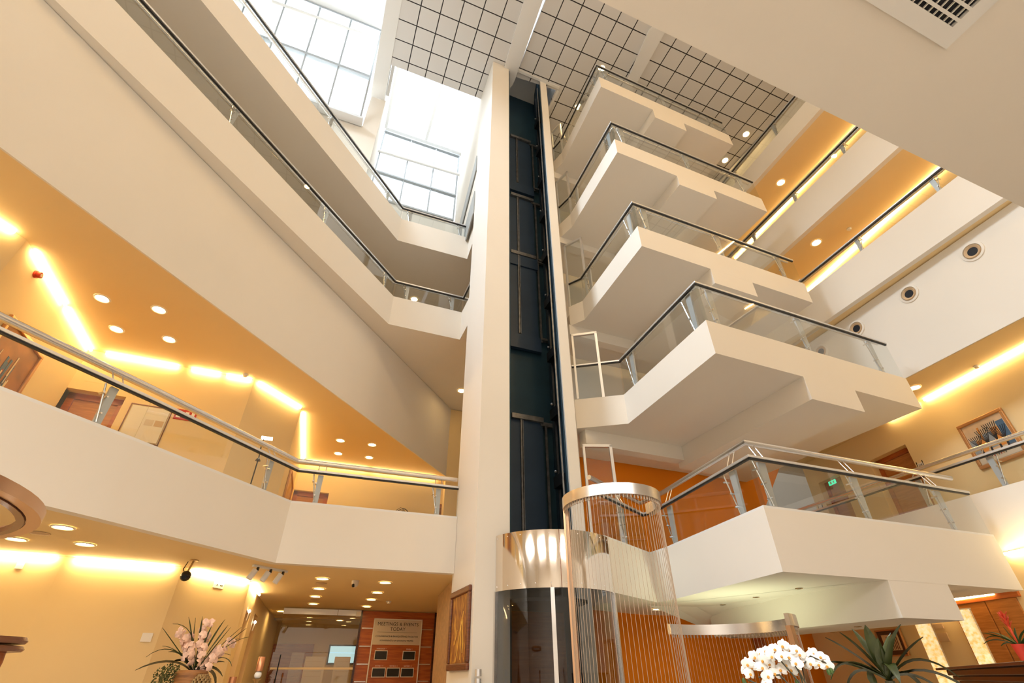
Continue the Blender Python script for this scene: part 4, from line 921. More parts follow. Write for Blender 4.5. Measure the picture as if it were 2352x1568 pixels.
# dried branch wreath behind the lowest balcony rail
wr = MB(); rr = random.Random(5)
for i in range(26):
    a = math.pi * (0.05 + 0.9 * rr.random()); r0 = 0.10 + 0.12 * rr.random(); b0_ = rr.random() * .3
    pts = [(-2.85 + (r0 * math.cos(a + t_ * 0.9)) * .95, 12.65 + rr.uniform(-.06, .06), 5.02 + r0 * math.sin(a + t_ * 0.9) * .9) for t_ in (0, .33, .66, 1)]
    wr.tube(pts, 0.007, 5, True, 0.003)
wt = Thing('dried_branch_bowl', 'small dark tangle of dried branches showing above the lowest left parapet', 'plant', (-2.85, 12.65, 4.2))
wt.part('branches', wr, M['stem'])
wt.part('pedestal', MB().lathe([(0.16, 3.45), (0.12, 3.5), (0.10, 4.7), (0.18, 4.92), (0.16, 5.0)], (-2.85, 12.65, 0), 20), M['brass'], smooth=True)
# cameras and spotlights on the lobby ceiling
dc = Thing('dome_camera', 'small pale dome camera hanging between the two rows of lobby downlights', 'camera', (-2.83, 9.552, 3.05))
dc.part('housing', MB().lathe([(0.065, 0), (0.062, -0.05), (0.045, -0.09), (0.0, -0.115)], (-2.83, 9.552, 3.05), 20, cl=False), M['signplate'], smooth=True)
dc.part('lens', MB().ball((-2.845, 9.505, 2.965), 0.03, 10), M['blackplastic'])
wc = Thing('ceiling_camera', 'black round camera on a short bent bracket at the lobby cove', 'camera', (-4.70, 7.66, 3.05))
wc.part('bracket', MB().tube([(-4.70, 7.66, 3.05), (-4.72, 7.63, 2.88)], 0.014, 8).lathe([(0.06, -0.012), (0.06, 0)], (-4.70, 7.66, 3.05), 16), M['brass'])
wc.part('cable', MB().tube([(-4.78, 7.66, 3.03), (-4.80, 7.64, 2.93), (-4.75, 7.62, 2.86)], 0.006, 6), M['blackplastic'])
wc.part('housing', MB().ball((-4.72, 7.62, 2.83), 0.07, 14), M['blackplastic'], smooth=True)
wc.part('lens', MB().tube([(-4.70, 7.57, 2.81), (-4.69, 7.54, 2.80)], 0.03, 12), M['darkmetal'])
sp = Thing('track_spotlights', 'short white ceiling track with three white spotlight heads', 'spotlight', (-3.81, 8.26, 3.05))
sp.part('track', MB().wall((-3.96, 8.00), (-3.66, 8.56), 3.02, 3.05, 0.05, 1), M['white'])
for i in range(3):
    x, y = -3.93 + 0.115 * i, 8.08 + 0.2 * i
    h_ = sp.part('spot_head', MB().tube([(x - .02, y - .02, 2.985), (x - 0.075, y - 0.05, 2.85)], 0.043, 14), M['white'], smooth=True)
    sp.part('joint', MB().box((x, y, 3.0), 0.03, 0.03, 0.05), M['blackplastic'], parent=h_)

# hanging metal ring with a cone spotlight at the far left
rg = Thing('ring_chandelier', 'big hanging brown metal ring cut by the left edge with a small glass cone spotlight', 'hanging lamp', (-2.85, 1.6, 2.2))
rg.part('ring', arcband((-2.85, 1.6), 0.97, 0.05, 0, 2 * math.pi, 2.18, 2.225, 72), M['bronze'], smooth=True)
rg.part('inner_ring', arcband((-2.85, 1.6), 0.915, 0.03, 0, 2 * math.pi, 2.175, 2.20, 72), M['brownmetal'], smooth=True)
for k in (200, 245, 290):
    a = math.radians(k); p = (-2.85 + .94 * math.cos(a), 1.6 + .94 * math.sin(a))
    rg.part('hanger', MB().tube([(*p, 2.22), (p[0], min(-0.9, p[1] - 1.4), 5.5)], 0.006, 6), M['darkmetal'])
for k, dg in enumerate((69, 100, 140, 185, 240, 300)):
    a = math.radians(dg); p = (-2.85 + .90 * math.cos(a), 1.6 + .90 * math.sin(a))
    st = rg.part('drop_rod', MB().tube([(*p, 2.2), (p[0] - .01, p[1] + .0, 2.115)], 0.007, 8).tube([(p[0], p[1], 2.19), (p[0] - .004, p[1], 2.165)], 0.012, 8), M['darkmetal'])
    rg.part('lamp_cone', MB().lathe([(0.012, 0), (0.03, -0.045), (0.027, -0.045), (0.010, 0.0)], (p[0] - .012, p[1], 2.115), 16), M['white'], parent=st, smooth=True)
    rg.part('lamp', MB().ball((p[0] - .012, p[1], 2.072), 0.018, 10), M['lamp_cool'], parent=st)
    rg.part('bolt', MB().ball((-2.85 + .972 * math.cos(a), 1.6 + .972 * math.sin(a), 2.21), 0.012, 8), M['steel'])
ur = Thing('tall_urn_lamp', 'brown floor urn with a double metal rim at the lower left corner', 'urn', (-2.05, 2.19, FLOOR))
uc = (-2.05, 2.19)
ur.part('rim', MB().lathe([(0.08, 0.0), (0.125, 0.004), (0.132, 0.012), (0.125, 0.022), (0.115, 0.024)], (*uc, 1.69), 40), M['brownmetal'], smooth=True)
ur.part('rim', MB().lathe([(0.08, 0.0), (0.125, 0.002), (0.132, 0.012), (0.125, 0.024), (0.08, 0.026)], (*uc, 1.718), 40), M['brownmetal'], smooth=True)
ur.part('body', MB().lathe([(0.04, FLOOR), (0.055, FLOOR + .02), (0.085, 1.66), (0.08, 1.70)], (*uc, 0), 40), M['panel'], smooth=True)

# ------------------------------------------------------------------ meeting room sign wall and glass partition
S0, S1 = Vector((-5.62, 13.43)), Vector((-2.09, 14.765)); sd = (S1 - S0).normalized()
def sp_(s_): p = S0 + sd * s_; return (p.x, p.y)
def sOf(x): return (x - S0.x) / sd.x
w0, w1 = sOf(-3.875), sOf(-2.09)
t = Thing('sign_wall', 'cherry wood panel wall with slim steel strips carrying the meetings board', 'sign wall', (*sp_(w0), FLOOR))
t.part('panel', MB().wall(sp_(w0), sp_(w1), FLOOR, 3.035, 0.1, 1), M['panel'])
t.part('edge_post', MB().wall(sp_(w0 - .03), sp_(w0 + .02), FLOOR, 3.045, 0.06, -1), M['darkwood'])
t.part('edge_post', MB().wall(sp_(w1 - .02), sp_(w1 + .03), FLOOR, 3.045, 0.06, -1), M['darkwood'])
b0, b1 = sOf(-3.57), sOf(-2.405)
for z in (2.655, 2.27, 1.90, 1.55):
    for s0, s1 in ((w0 + .05, b0 - .01), (b1 + .01, w1 - .05)): t.part('steel_strip', MB().wall(sp_(s0), sp_(s1), z - 0.011, z + 0.011, 0.012, -1), M['steel'])
bd = Thing('meetings_board', 'tall meetings and events board with a grey lettered header and small room screens', 'sign', (*sp_(b0), 1.0))
fr = MB().wall(sp_(b0), sp_(b0 + .025), 0.9, 2.87, 0.04, -1).wall(sp_(b1 - .025), sp_(b1), 0.9, 2.87, 0.04, -1).wall(sp_(b0), sp_(b1), 2.85, 2.875, 0.04, -1)
bd.part('frame', fr, M['white'])
bd.part('header', MB().wall(sp_(b0 + .025), sp_(b1 - .025), 2.305, 2.85, 0.03, -1), M['signplate'])
bd.part('board', MB().wall(sp_(b0 + .025), sp_(b1 - .025), 0.9, 2.305, 0.025, -1), M['panel'])
nb = Vector((sd.y, -sd.x)); rgt = (sd.x, sd.y, 0)
def stext(body, s_, z, size, m, parent=None, align='CENTER', dep=0.034, sp=1.0, nm='lettering'):
    p = S0 + sd * s_ + nb * dep; return text(nm, body, (p.x, p.y, z), rgt, (0, 0, 1), size, M[m], parent or bd.o, bd.org, align, 0.001, sp)
bm_ = (b0 + b1) / 2
stext('MEETINGS & EVENTS', bm_, 2.755, 0.108, 'ink', sp=1.06); stext('TODAY', bm_, 2.645, 0.108, 'ink', sp=1.06)
bd.part('rule', MB().wall(sp_(b0 + .12), sp_(b1 - .12), 2.575, 2.579, 0.034, -1), M['ink'])
stext('CONFERENCE & BANQUETING FACILITIES', bm_, 2.485, 0.056, 'ink', sp=1.02); stext('KONFERENČU UN BANKETU TELPAS', bm_, 2.395, 0.050, 'ink', sp=1.02)
SCR = [(sOf(-3.46), sOf(-3.165), 1.985, 2.185), (sOf(-2.81), sOf(-2.51), 1.985, 2.18), (sOf(-3.47), sOf(-3.165), 1.633, 1.83), (sOf(-3.14), sOf(-2.838), 1.633, 1.828), (sOf(-2.81), sOf(-2.512), 1.633, 1.826)]
NM = [('AMBROSADS', 1), ('PENSIJA', 1), ('BASTEJS 1', 0), ('BASTEJS 2', 0), ('BASTEJS 3', 0)]
for (s0, s1, z0_, z1_), (nm, up_), lab in zip(SCR, NM, ('upper left', 'upper right', 'lower left', 'lower middle', 'lower right')):
    f = bd.part('screen_frame', MB().wall(sp_(s0), sp_(s1), z0_, z1_, 0.034, -1), M['plastic'])
    bd.part('screen', MB().wall(sp_(s0 + .014), sp_(s1 - .014), z0_ + .014, z1_ - .014, 0.037, -1), M['screen'], parent=f)
    stext(nm + (' \u2191' if up_ else ' \u2192'), (s0 + s1) / 2, z1_ + 0.035, 0.036, 'whiteink', dep=0.027)
gp = Thing('glass_partition', 'frameless glass partition under a metal track, left of the sign wall', 'glass wall', (*sp_(0), FLOOR))
gw1 = w0 - 0.03
gp.part('glass_pane', MB().wall(sp_(0.02), sp_(gw1 * .62), 2.13, 2.93, 0.014, -1, 0.02), M['plate'])
gp.part('glass_pane', MB().wall(sp_(gw1 * .62), sp_(gw1), 2.13, 2.93, 0.014, -1, 0.035), M['plate'])
gp.part('head_track', MB().wall(sp_(0), sp_(gw1 * .69), 2.915, 3.035, 0.08, -1).wall(sp_(gw1 * .69 + .01), sp_(gw1), 2.915, 3.035, 0.09, -1), M['alu'])
gp.part('sensor', MB().wall(sp_(gw1 - .12), sp_(gw1 - .01), 2.90, 3.0, 0.12, -1), M['plastic'])
gp.part('glass_door', MB().wall(sp_(-0.02), sp_(0.68), FLOOR, 2.13, 0.014, -1, 0.03), M['plate'])
gp.part('glass_door', MB().wall(sp_(0.40), sp_(gw1), FLOOR, 2.12, 0.014, -1, 0.06), M['plate'])
gp.part('door_handle', MB().tube([(*sp_(0.16),), (0, 0)] and [(sp_(0.16)[0] + nb.x * .1, sp_(0.16)[1] + nb.y * .1, 1.0), (sp_(0.16)[0] + nb.x * .1, sp_(0.16)[1] + nb.y * .1, 2.08)], 0.012, 8), M['darkmetal'])
gp.part('marker_stripe', MB().wall(sp_(0.0), sp_(gw1), 1.79, 1.83, 0.004, -1, 0.08), M['frost'])
# things seen in and behind the partition
bk = Thing('arch_reflection_panel', 'white panels shaped as the arched facade reflected in the partition glass', 'panel', (-5.1, 14.6, FLOOR))  # white shapes put in for the bright facade reflection on frosted glass
pa, pb, pc, pd_ = (-5.06, 14.0), (-4.62, 14.17), (-4.42, 14.245), (-4.07, 14.375)
for p, q in ((pa, pb), (pc, pd_)): bk.part('leaf', MB().wall(p, q, FLOOR, 2.06, 0.03, 1), M['white'])
bk.part('arch_rim', MB().wall(off(pb, 21, -0.05), pb, FLOOR, 1.9, 0.02, -1).wall(pc, off(pc, 21, 0.05), FLOOR, 1.9, 0.02, -1), M['plastic'])
for z in (1.95, 1.85, 1.75, 1.66): bk.part('joint_line', MB().wall(off(pa, 21, .02), off(pb, 21, -.06), z, z + 0.006, 0.004, -1).wall(off(pc, 21, .06), off(pd_, 21, -.02), z, z + 0.006, 0.004, -1), M['signplate'])
tv = Thing('wall_screen', 'bright blue and white television screen on the back wall behind the partition', 'television', (-6.0, 17.95, 2.2))
tv.part('casing', MB().wall((-5.82, 17.97), (-4.72, 18.37), 1.98, 2.50, 0.06, -1), M['blackplastic'])
tv.part('display', MB().wall((-5.78, 17.985), (-4.76, 18.355), 2.02, 2.46, 0.066, -1), M['tv'])
bd2 = MB().wall((-7.55, 17.34), (-6.25, 17.83), FLOOR, 2.50, 0.05, -1); o = bd2.build('door_10', M['panel']); o['kind'] = 'structure'
lb = Thing('lobby_bench', 'dark topped console behind the right part of the glass partition', 'console', (-3.9, 15.2, FLOOR))
lb.part('body', MB().wall((-4.0, 14.9), (-3.2, 15.2), FLOOR, 1.72, 0.35, 1), M['panel']); lb.part('top', MB().wall((-4.05, 14.86), (-3.15, 15.2), 1.72, 1.77, 0.42, 1), M['darkwood'])
for i, (x, y, z) in enumerate(((-4.98, 10.26, 2.62), (-5.42, 11.55, 2.55))):
    s_ = Thing('picture_lamp', ('small bright wall fitting at the first lobby side door', 'small bright wall fitting at the second lobby side door')[i], 'wall lamp', (x, y, z))
    s_.part('arm', MB().tube([(x + .03, y, z - .12), (x + .05, y, z)], 0.01, 6), M['plastic']); s_.part('lamp', MB().ball((x + .05, y - .01, z + .03), 0.028, 10), M['lamp_cool'])

# ------------------------------------------------------------------ ground floor, right
def r0(y): return (8.05 - 0.1763 * (y - 9.3), y)
wl('wall_right', r0(7.6), r0(15.2), FLOOR, 3.28, 0.3, -1)
struct('ceiling', MB().prism([r0(8.75), r0(15.2), (3.2, 14.2), (4.2, 11.8), (5.5, 11.6), (6.55, 9.8), (7.3, 9.0)], 2.76, 2.9), M['yellow'])
cove(r0(7.7), r0(8.7), 3.28, side=1, gaps=((0.0, 0.9),), lab='cove light at the right edge under the lowest right corridor')
cove(r0(9.0), r0(10.6), 2.76, side=1, gaps=((0.05, 0.9),), lab='cove light over the tall double doors at the lower right')
t = Thing('tall_double_door', 'tall orange brown double door behind the bromeliad', 'door', (*r0(9.8), FLOOR))
for i, (ya, yb) in enumerate(((9.82, 9.32), (9.30, 8.80))): t.part('leaf', MB().wall(r0(ya), r0(yb), FLOOR, 2.64, 0.03, -1), M['door'], bevel=0.004)
t.part('frame', MB().wall(r0(9.90), r0(8.72), 2.64, 2.73, 0.05, -1).wall(r0(9.90), r0(9.83), FLOOR, 2.64, 0.05, -1), M['panel'])
plate('wall_notice', 'small framed notice on the yellow wall, the upper of two', 'notice', r0(10.46), r0(10.27), -1, 2.31, 2.388, 'tan', None, 0.015)
plate('wall_notice', 'blank square framed notice on the yellow wall, the lower of two', 'notice', r0(10.46), r0(10.26), -1, 2.108, 2.243, 'tan', None, 0.018)
for i, (a, b_, z0_, z1_) in enumerate((((6.411, 8.938), (6.586, 8.811), 0.9, 2.70), ((6.62, 8.285), (6.77, 8.165), 0.9, 2.41))):
    q = [Vector(a), Vector(b_)]; d = (q[1] - q[0]).normalized()
    t = Thing('parchment_floor_lamp', ('tall glowing parchment column lamp reaching the ceiling, the left one', 'tall glowing parchment column lamp with a metal top cap, nearer the double door')[i], 'lamp', (*a, FLOOR), 'glowing parchment column lamps')
    t.part('shade', MB().wall(a, b_, z0_, z1_, 0.17, 1), M['parch'], bevel=0.004)
    t.part('foot', MB().wall(a, b_, FLOOR, z0_, 0.17, 1), M['brownmetal'])
    t.part('edge_strip', MB().wall(q[1] - d * .012, q[1] + d * .004, z0_, z1_ + .01, 0.02, -1), M['brass'])
    t.part('cap', MB().wall(q[0] - d * .01, q[1] + d * .01, z1_, z1_ + 0.015, 0.19, 1, -.01), M['brass'])
wl('wall_back', (5.6, 12.9), r0(14.6), FLOOR, 2.76, 0.15, 1, M['panel'])
single('sparkling_spotlight', MB().ball((6.6, 13.22, 2.06), 0.035, 12).tube([(6.6, 13.24, 2.06), (6.62, 13.32, 2.06)], 0.012, 8), M['lamp_cool'], 'tiny bright spotlight against the dark brown wall', 'spotlight', (5.27, 9.655, 1.948))
# bar counter
b0p, b1p = Vector((5.689, 7.89)), Vector((2.9, 2.78)); bdv = (b1p - b0p).normalized(); bn = Vector((-bdv.y, bdv.x))
t = Thing('bar_counter', 'dark polished wooden counter at the lower right corner', 'counter', (*b0p, FLOOR))
t.part('top', MB().wall(b0p, b1p, 1.66, 1.685, 0.62, 1), M['darkwood'], bevel=0.004)
t.part('cornice', MB().wall(b0p + bdv * .35, b1p, 1.60, 1.66, 0.5, 1, 0.06).wall(b0p + bdv * .42, b1p, 1.55, 1.60, 0.45, 1, 0.09), M['darkwood'], bevel=0.01)
t.part('front', MB().wall(b0p + bdv * .5, b1p, FLOOR, 1.55, 0.4, 1, 0.13), M['darkwood'])

# ------------------------------------------------------------------ plants
def leaf_mesh(base, ctrl, tip, w, mb, n=9, fold=0.25):
    b_, c_, t_ = Vector(base), Vector(ctrl), Vector(tip); k = len(mb.v)
    for i in range(n + 1):
        s_ = i / n; p = b_ * (1 - s_) ** 2 + c_ * 2 * s_ * (1 - s_) + t_ * s_ ** 2
        tg = ((c_ - b_) * (1 - s_) + (t_ - c_) * s_).normalized(); sd_ = tg.cross(Vector((0, 0, 1)))
        if sd_.length < .05: sd_ = Vector((1, 0, 0))
        sd_.normalize(); nrm = sd_.cross(tg); ww = w * (math.sin(math.pi * min(1, 0.12 + 0.88 * s_)) ** 0.7) * 0.5 + 0.0006
        mb.v += [tuple(p - sd_ * ww + nrm * ww * fold), tuple(p - nrm * .0015), tuple(p + sd_ * ww + nrm * ww * fold), tuple(p - nrm * .003)]
    for i in range(n):
        a, b2 = k + i * 4, k + (i + 1) * 4
        mb.f += [(a, a + 1, b2 + 1, b2), (a + 1, a + 2, b2 + 2, b2 + 1), (a + 2, a + 3, b2 + 3, b2 + 2), (a + 3, a, b2, b2 + 3)]
    return mb
# view plane helper for placing foliage around a point: right, up and depth vectors at that spot
def local_axes(p):
    r_ = Vector((p[0], p[1], 0)).normalized(); return Vector((r_.y, -r_.x, 0)), Vector((0, 0, 1)), r_
def dracaena():
    c = Vector((1.74, 2.74, 1.60)); R_, U_, F_ = local_axes(c)
    t = Thing('leafy_floor_plant', 'big dark green plant with long strap leaves in front of the right wall', 'plant', (c.x, c.y, FLOOR))
    def P(x, y, z=0): return c + R_ * x * .78 + U_ * (y * .60 if y > -.5 else y) + F_ * z * .62
    L = [((-.26, .27), (-.12, .15), .05), ((-.17, .30), (-.08, .18), .05), ((-.02, .34), (-.02, .18), .055), ((-.10, .33), (-.05, .18), .05), ((.16, .33), (.05, .18), .05), ((.25, .25), (.10, .14), .055), ((.10, .29), (.02, .15), .05),
         ((-.30, -.02), (-.20, .20), .055), ((-.25, -.12), (-.16, .14), .06), ((-.08, -.12), (-.10, .16), .055), ((.05, -.05), (.03, .19), .05), ((.34, -.01), (.18, .22), .055), ((.40, -.14), (.22, .14), .055), ((.30, -.2), (.15, .10), .06), ((.17, -.18), (.12, .12), .055), ((-.36, .08), (-.2, .14), .045), ((.02, .25), (.0, .12), .05)]
    rr = random.Random(9)
    for (tx, ty), (cx, cy_), w in L:
        dz = rr.uniform(-.14, .14)
        t.part('leaf', leaf_mesh(P(0, -.03), P(cx, cy_, dz * .5), P(tx, ty, dz), w, MB()), M['leaf'], smooth=True)
    t.part('stem', MB().tube([P(0, -.9), P(0, -.03)], 0.02, 8), M['stem'])
    t.part('pot', MB().lathe([(0.14, 0), (0.2, 0.35), (0.21, 0.36), (0.18, 0.36)], (c.x, c.y, FLOOR), 24), M['brownmetal'], smooth=True)
dracaena()
def bromeliad():
    c = Vector((3.56, 4.10, 1.687)); R_, U_, F_ = local_axes(c); c = c + F_ * 0.12 + R_ * 0.05
    t = Thing('bromeliad', 'bromeliad with a red spike in a red square pot on the dark counter', 'plant', tuple(c))
    def P(x, y, z=0): return c + R_ * x * .85 + U_ * y * .78 + F_ * z * .85
    t.part('pot', MB().lathe([(0.032, 0), (0.046, 0.10), (0.041, 0.10), (0.03, 0.08)], tuple(c), 20), M['red'], smooth=True)
    rr = random.Random(11)
    for (tx, ty), (cx, cy_) in (((-.20, .18), (-.1, .24)), ((-.23, .14), (-.13, .21)), ((-.16, .24), (-.07, .22)), ((-.21, .23), (-.09, .21)), ((-.04, .27), (-.03, .2)), ((.18, .22), (.08, .22)), ((.22, .17), (.11, .22)), ((.17, .13), (.08, .18)), ((.03, .26), (.01, .2)), ((-.12, .12), (-.06, .17)), ((.12, .25), (.05, .22)), ((.2, .1), (.1, .17))):
        dz = rr.uniform(-.1, .1)
        t.part('leaf', leaf_mesh(P(0, .11), P(cx, cy_, dz * .5), P(tx, ty, dz), .028, MB(), 8), M['leaf2'], smooth=True)
    sp__ = MB().tube([P(0, .12), P(-.005, .30)], 0.007, 6)
    t.part('flower_stalk', sp__, M['bract'])
    fm = MB()
    for i in range(16):
        a = i * 2.4; r_ = .035; h_ = .27 + .006 * i
        leaf_mesh(P(-.005, h_ - .02), P(-.005 + r_ * .6 * math.cos(a), h_ + .02, r_ * .6 * math.sin(a)), P(-.005 + r_ * math.cos(a), h_ + .045, r_ * math.sin(a)), .016, fm, 4)
    t.part('flower_spike', fm, M['bract'], label='red flower spike')
bromeliad()
# moth orchids
def orchid_flower(sz):
    pet = MB()
    for ang, L_, w in ((90, .5, .36), (215, .5, .34), (325, .5, .34), (20, .52, .62), (160, .52, .62)):
        a = math.radians(ang); dx, dz = math.cos(a), math.sin(a); n = 7; k = len(pet.v)
        for i in range(n + 1):
            s_ = i / n; ww = w * math.sin(math.pi * (0.10 + 0.86 * s_)) ** .75 * .5; cx, cz = dx * L_ * s_, dz * L_ * s_; y = -.05 + .16 * s_ * s_
            pet.v += [((cx - dz * ww) * sz, (y + .03) * sz, (cz + dx * ww) * sz), (cx * sz, y * sz, cz * sz), ((cx + dz * ww) * sz, (y + .03) * sz, (cz - dx * ww) * sz), (cx * sz, (y + .012) * sz, cz * sz)]
        for i in range(n):
            a_, b_ = k + i * 4, k + i * 4 + 4
            pet.f += [(a_, a_ + 1, b_ + 1, b_), (a_ + 1, a_ + 2, b_ + 2, b_ + 1), (a_ + 2, a_ + 3, b_ + 3, b_ + 2), (a_ + 3, a_, b_, b_ + 3)]
    return pet
def orchid_plant(label, base, stems, flowers, sz, buds, seed):
    rr = random.Random(seed); base = Vector(base); R_, U_, F_ = local_axes(base)
    t = Thing('orchid', label, 'plant', tuple(base), 'white orchids at the lower right')
    def P(x, y, z=0): return base + R_ * x * .82 + U_ * (y * .82 + .055) + F_ * z * .82
    pm = orchid_flower(sz * .8)
    tmp = pm.build('flower', M['petal'], smooth=True); tmp.parent = t.o
    lp = MB().ball((0, -.06 * sz, -.05 * sz), .09 * sz, 8).ball((0, -.12 * sz, -.10 * sz), .05 * sz, 6); lo = lp.build('lip', M['lip'], smooth=True); lo.parent = tmp
    first = True
    for (x, y, z) in flowers:
        if first: o = tmp; first = False
        else: o = copy_tree(tmp, t.o)
        o.location = P(x, y, z) - base
        face = math.atan2(R_.y, R_.x) + rr.uniform(-.7, .7)
        o.rotation_euler = (rr.uniform(-.35, .25), rr.uniform(-.6, .6), face)
    for pts in stems: t.part('stem', MB().tube([P(*p) for p in pts], .0035, 6), M['stem'], smooth=True)
    for p in buds: t.part('bud', MB().ball(P(*p), .009, 8, (1, 1, 1.3)), M['leaf2'], smooth=True)
    t.part('pot', MB().lathe([(0.05, 0), (0.075, 0.14), (0.07, 0.14)], (base.x, base.y, base.z), 20), M['white'], smooth=True)
    for a in (0.3, 2.2, 4.0, 5.2):
        t.part('leaf', leaf_mesh(P(0, .14), P(.12 * math.cos(a), .24, .1 * math.sin(a)), P(.22 * math.cos(a), .13 + .06 * math.sin(a * 3), .18 * math.sin(a)), .06, MB()), M['leaf2'], smooth=True)
    return t
OD = 2.0
def oD(px, py):      # offsets in metres from the plant's base for the visible blossoms
    return ((px - 1790) * OD / 1109 * .96, 1.0)
import itertools
def opos(px, py, ref, d):
    """place a blossom at distance d along the line of sight through the photographed point, relative to ref"""
    return None
orchid_plant('left white orchid with a dense arching spray of blossoms', (1.085, 2.36, 1.24), [[(.10, .1, 0), (.07, .33, 0), (.0, .44, .0), (-.08, .46, 0)], [(.08, .1, 0), (.04, .30, .02), (-.02, .38, .02), (-.12, .37, .02)], [(.1, .1, .0), (.10, .3, 0), (.06, .42, 0), (.02, .47, 0)], [(.09, .1, .0), (.02, .26, .0), (-.10, .33, 0), (-.17, .36, 0)]],
             [(.03, .500, .02), (-.01, .485, .0), (.055, .482, .03), (-.055, .478, .02), (.085, .478, 0), (-.085, .468, .03), (-.035, .455, -.02), (.01, .455, -.02), (.045, .45, .0), (.088, .445, .02), (-.08, .44, 0), (-.055, .425, .02), (.068, .425, -.02), (.02, .42, .02), (-.115, .455, .01), (-.09, .41, .0), (.105, .425, .02), (.04, .40, .02), (-.01, .40, .03), (-.155, .425, 0), (-.175, .40, .02), (-.155, .385, .0), (-.075, .375, .0), (-.04, .385, .02), (-.09, .345, 0), (-.07, .32, .02), (-.14, .41, .03)],
             .062, [(-.19, .355, 0), (-.185, .34, 0), (.02, .33, 0), (.05, .35, .01)], 21)
orchid_plant('right white orchid with a single short spray over the orange wall', (1.145, 2.335, 1.235), [[(.03, .1, 0), (.0, .3, 0), (.01, .42, 0), (.06, .46, 0), (.12, .43, 0)], [(.0, .1, 0), (-.01, .42, 0)]],
             [(.015, .468, .0), (.02, .435, .02), (.055, .455, .01), (.075, .47, .02), (.085, .425, .0), (.115, .445, .02), (.12, .42, .0), (.05, .43, -.01), (.10, .455, .0)],
             .058, [(.13, .40, 0), (.118, .395, 0)], 5)
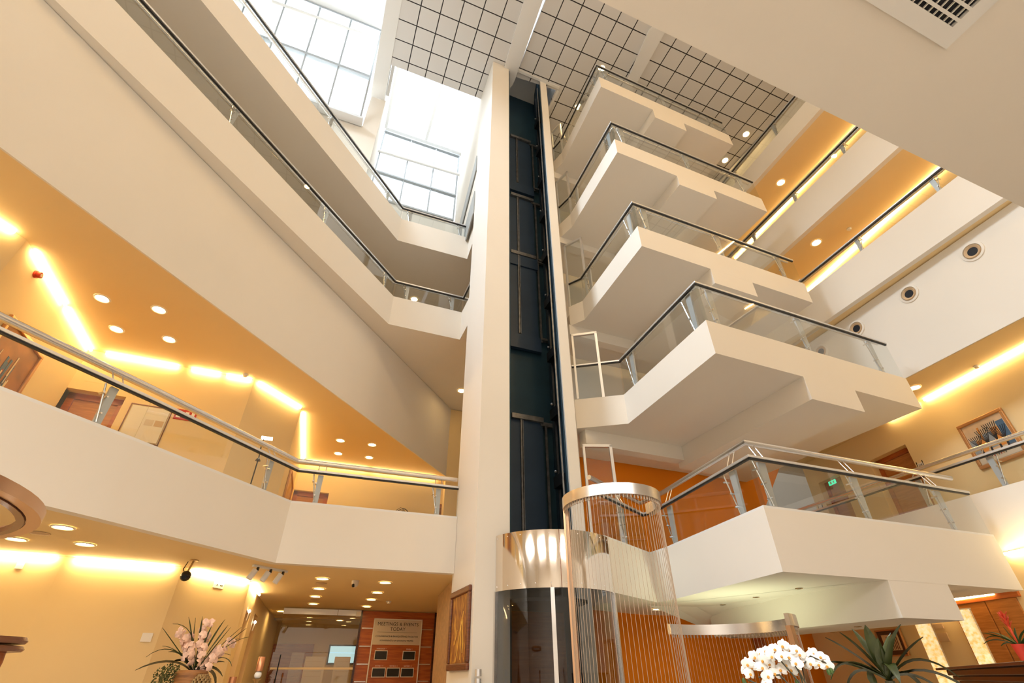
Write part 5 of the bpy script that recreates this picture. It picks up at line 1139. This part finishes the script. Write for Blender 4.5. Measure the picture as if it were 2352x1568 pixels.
# lobby flower arrangement at the left
def arrangement():
    c = Vector((-3.14, 5.70, 1.66)); R_, U_, F_ = local_axes(c)
    t = Thing('flower_arrangement', 'large arrangement of peach flowers and grassy leaves in a carved wooden pot', 'flower arrangement', (c.x, c.y, FLOOR))
    def P(x, y, z=0): return c + R_ * x + U_ * y + F_ * z
    rr = random.Random(4)
    t.part('pedestal', MB().box((c.x, c.y, 0.8), .34, .34, .8, A22), M['panel'])
    t.part('pot', MB().lathe([(0.10, -.46), (0.15, -.30), (0.145, 0.0), (0.12, 0.02), (0.11, -.02)], tuple(c), 28), M['pot'], smooth=True)
    for (tx, ty), (cx, cy_) in (((-.42, .12), (-.25, .30)), ((-.37, .36), (-.2, .2)), ((-.30, .40), (-.08, .42)), ((-.12, .47), (-.08, .2)), ((-.06, .47), (-.03, .25)), ((.05, .40), (.01, .2)), ((.22, .38), (.1, .15)), ((.20, .42), (.12, .25)), ((.33, .40), (.15, .2)), ((.37, .38), (.2, .22)), ((.42, .31), (.25, .28)), ((.34, .30), (.2, .25)), ((.33, .05), (.24, .22)), ((.30, .15), (.12, .2)), ((-.18, .46), (-.1, .3)), ((.15, .45), (.08, .3)), ((-.33, .22), (-.2, .22))):
        t.part('grass_leaf', leaf_mesh(P(.02, .0), P(cx, cy_, rr.uniform(-.08, .08)), P(tx, ty, rr.uniform(-.15, .15)), .024, MB()), M['leaf'], smooth=True)
    for (tx, ty), (cx, cy_) in (((-.48, .02), (-.2, .16)), ((-.26, .17), (-.12, .18)), ((.24, -.12), (.18, .08)), ((.28, -.03), (.14, .1)), ((-.2, .08), (-.1, .14)), ((.26, .09), (.14, .1))):
        t.part('broad_leaf', leaf_mesh(P(0, .0), P(cx, cy_, .03), P(tx, ty, .05), .12, MB()), M['leaf'], smooth=True)
    fl0 = orchid_flower(.08).build('flower', M['pinkpetal'], smooth=True); fl0.parent = t.o
    first = True
    for (x0, y0, x1, y1, nn) in ((.02, .12, .0, .42, 15), (-.08, .12, -.24, .34, 14), (.08, .05, .28, .26, 16), (-.02, .08, -.12, .28, 11), (.04, .02, .16, .20, 12)):
        for i in range(nn):
            s_ = i / (nn - 1); o = fl0 if first else copy_tree(fl0, t.o); first = False
            o.location = P(x0 + (x1 - x0) * s_ + rr.uniform(-.035, .035), y0 + (y1 - y0) * s_ + rr.uniform(-.02, .02), rr.uniform(-.07, .05)) - t.org
            o.rotation_euler = (rr.uniform(-.5, .3), rr.uniform(-1.5, 1.5), math.atan2(R_.y, R_.x) + rr.uniform(-.9, .9))
    ms = MB()
    for i in range(420):
        a = rr.uniform(0, 6.28); b_ = rr.uniform(-1, 1); r_ = .11 * (rr.random() ** .4); q = P(-.2 + r_ * math.cos(a) * math.sqrt(1 - b_ * b_) * 1.1, -.03 + r_ * b_, r_ * math.sin(a) * math.sqrt(1 - b_ * b_))
        if rr.random() < .25: q = P(-.2 + rr.gauss(0, .09), -.12 - rr.random() * .16, rr.uniform(-.08, .08))
        ms.ball(q, rr.uniform(.006, .012), 4)
    o = t.part('moss_ball', ms, M['moss'])
    o['kind'] = 'stuff'
    return t
arrangement()
cs = Thing('candlestick', 'turned brass candlestick holding a fat copper candle', 'candlestick', (-2.60, 5.95, FLOOR))
cx_, cy__ = -2.60, 5.95
cs.part('stick', MB().lathe([(0.10, FLOOR), (0.06, FLOOR + .05), (0.02, FLOOR + .2), (0.02, 1.3), (0.035, 1.36), (0.012, 1.42), (0.022, 1.50), (0.030, 1.55), (0.012, 1.57), (0.03, 1.60), (0.045, 1.61)], (cx_, cy__, 0), 20), M['brass'], smooth=True)
cs.part('glass_knob', MB().ball((cx_, cy__, 1.64), .035, 12), M['plastic'], smooth=True)
cs.part('candle', MB().lathe([(0.034, 1.67), (0.034, 1.79), (0.03, 1.795)], (cx_, cy__, 0), 20), M['copper'], smooth=True)
single('pillar_candle', MB().lathe([(0.035, 1.0), (0.035, 1.625)], (-2.80, 5.86, 0), 20), M['copper'], 'short copper pillar candle beside the carved pot', 'candle', (-2.80, 5.86, 1.0), smooth=True)
pcone = MB()
for i in range(9):
    for j in range(12):
        a = j * 2 * math.pi / 12 + (i % 2) * .26; r_ = .075 * math.sin(math.pi * (i + 1.2) / 11)
        pcone.ball((-2.98 + r_ * math.cos(a), 5.62 + r_ * math.sin(a), 1.50 + i * .017), .016, 6)
single('cone_ornament', pcone, M['brass'], 'lattice patterned cone ornament before the carved pot', 'ornament', (-2.98, 5.62, 1.5), smooth=True)
downlight(-5.2, 16.6, 3.05, 'added downlight in the room behind the glass partition, left one', 'added downlights behind the glass partition', 0.09)  # lamps added to brighten the dark room and corridor here
downlight(-3.6, 16.4, 3.05, 'added downlight in the room behind the glass partition, right one', 'added downlights behind the glass partition', 0.09)
downlight(-6.0, 14.2, 3.05, 'added downlight in the lobby corridor beside the glass partition', 'added downlights behind the glass partition', 0.09)
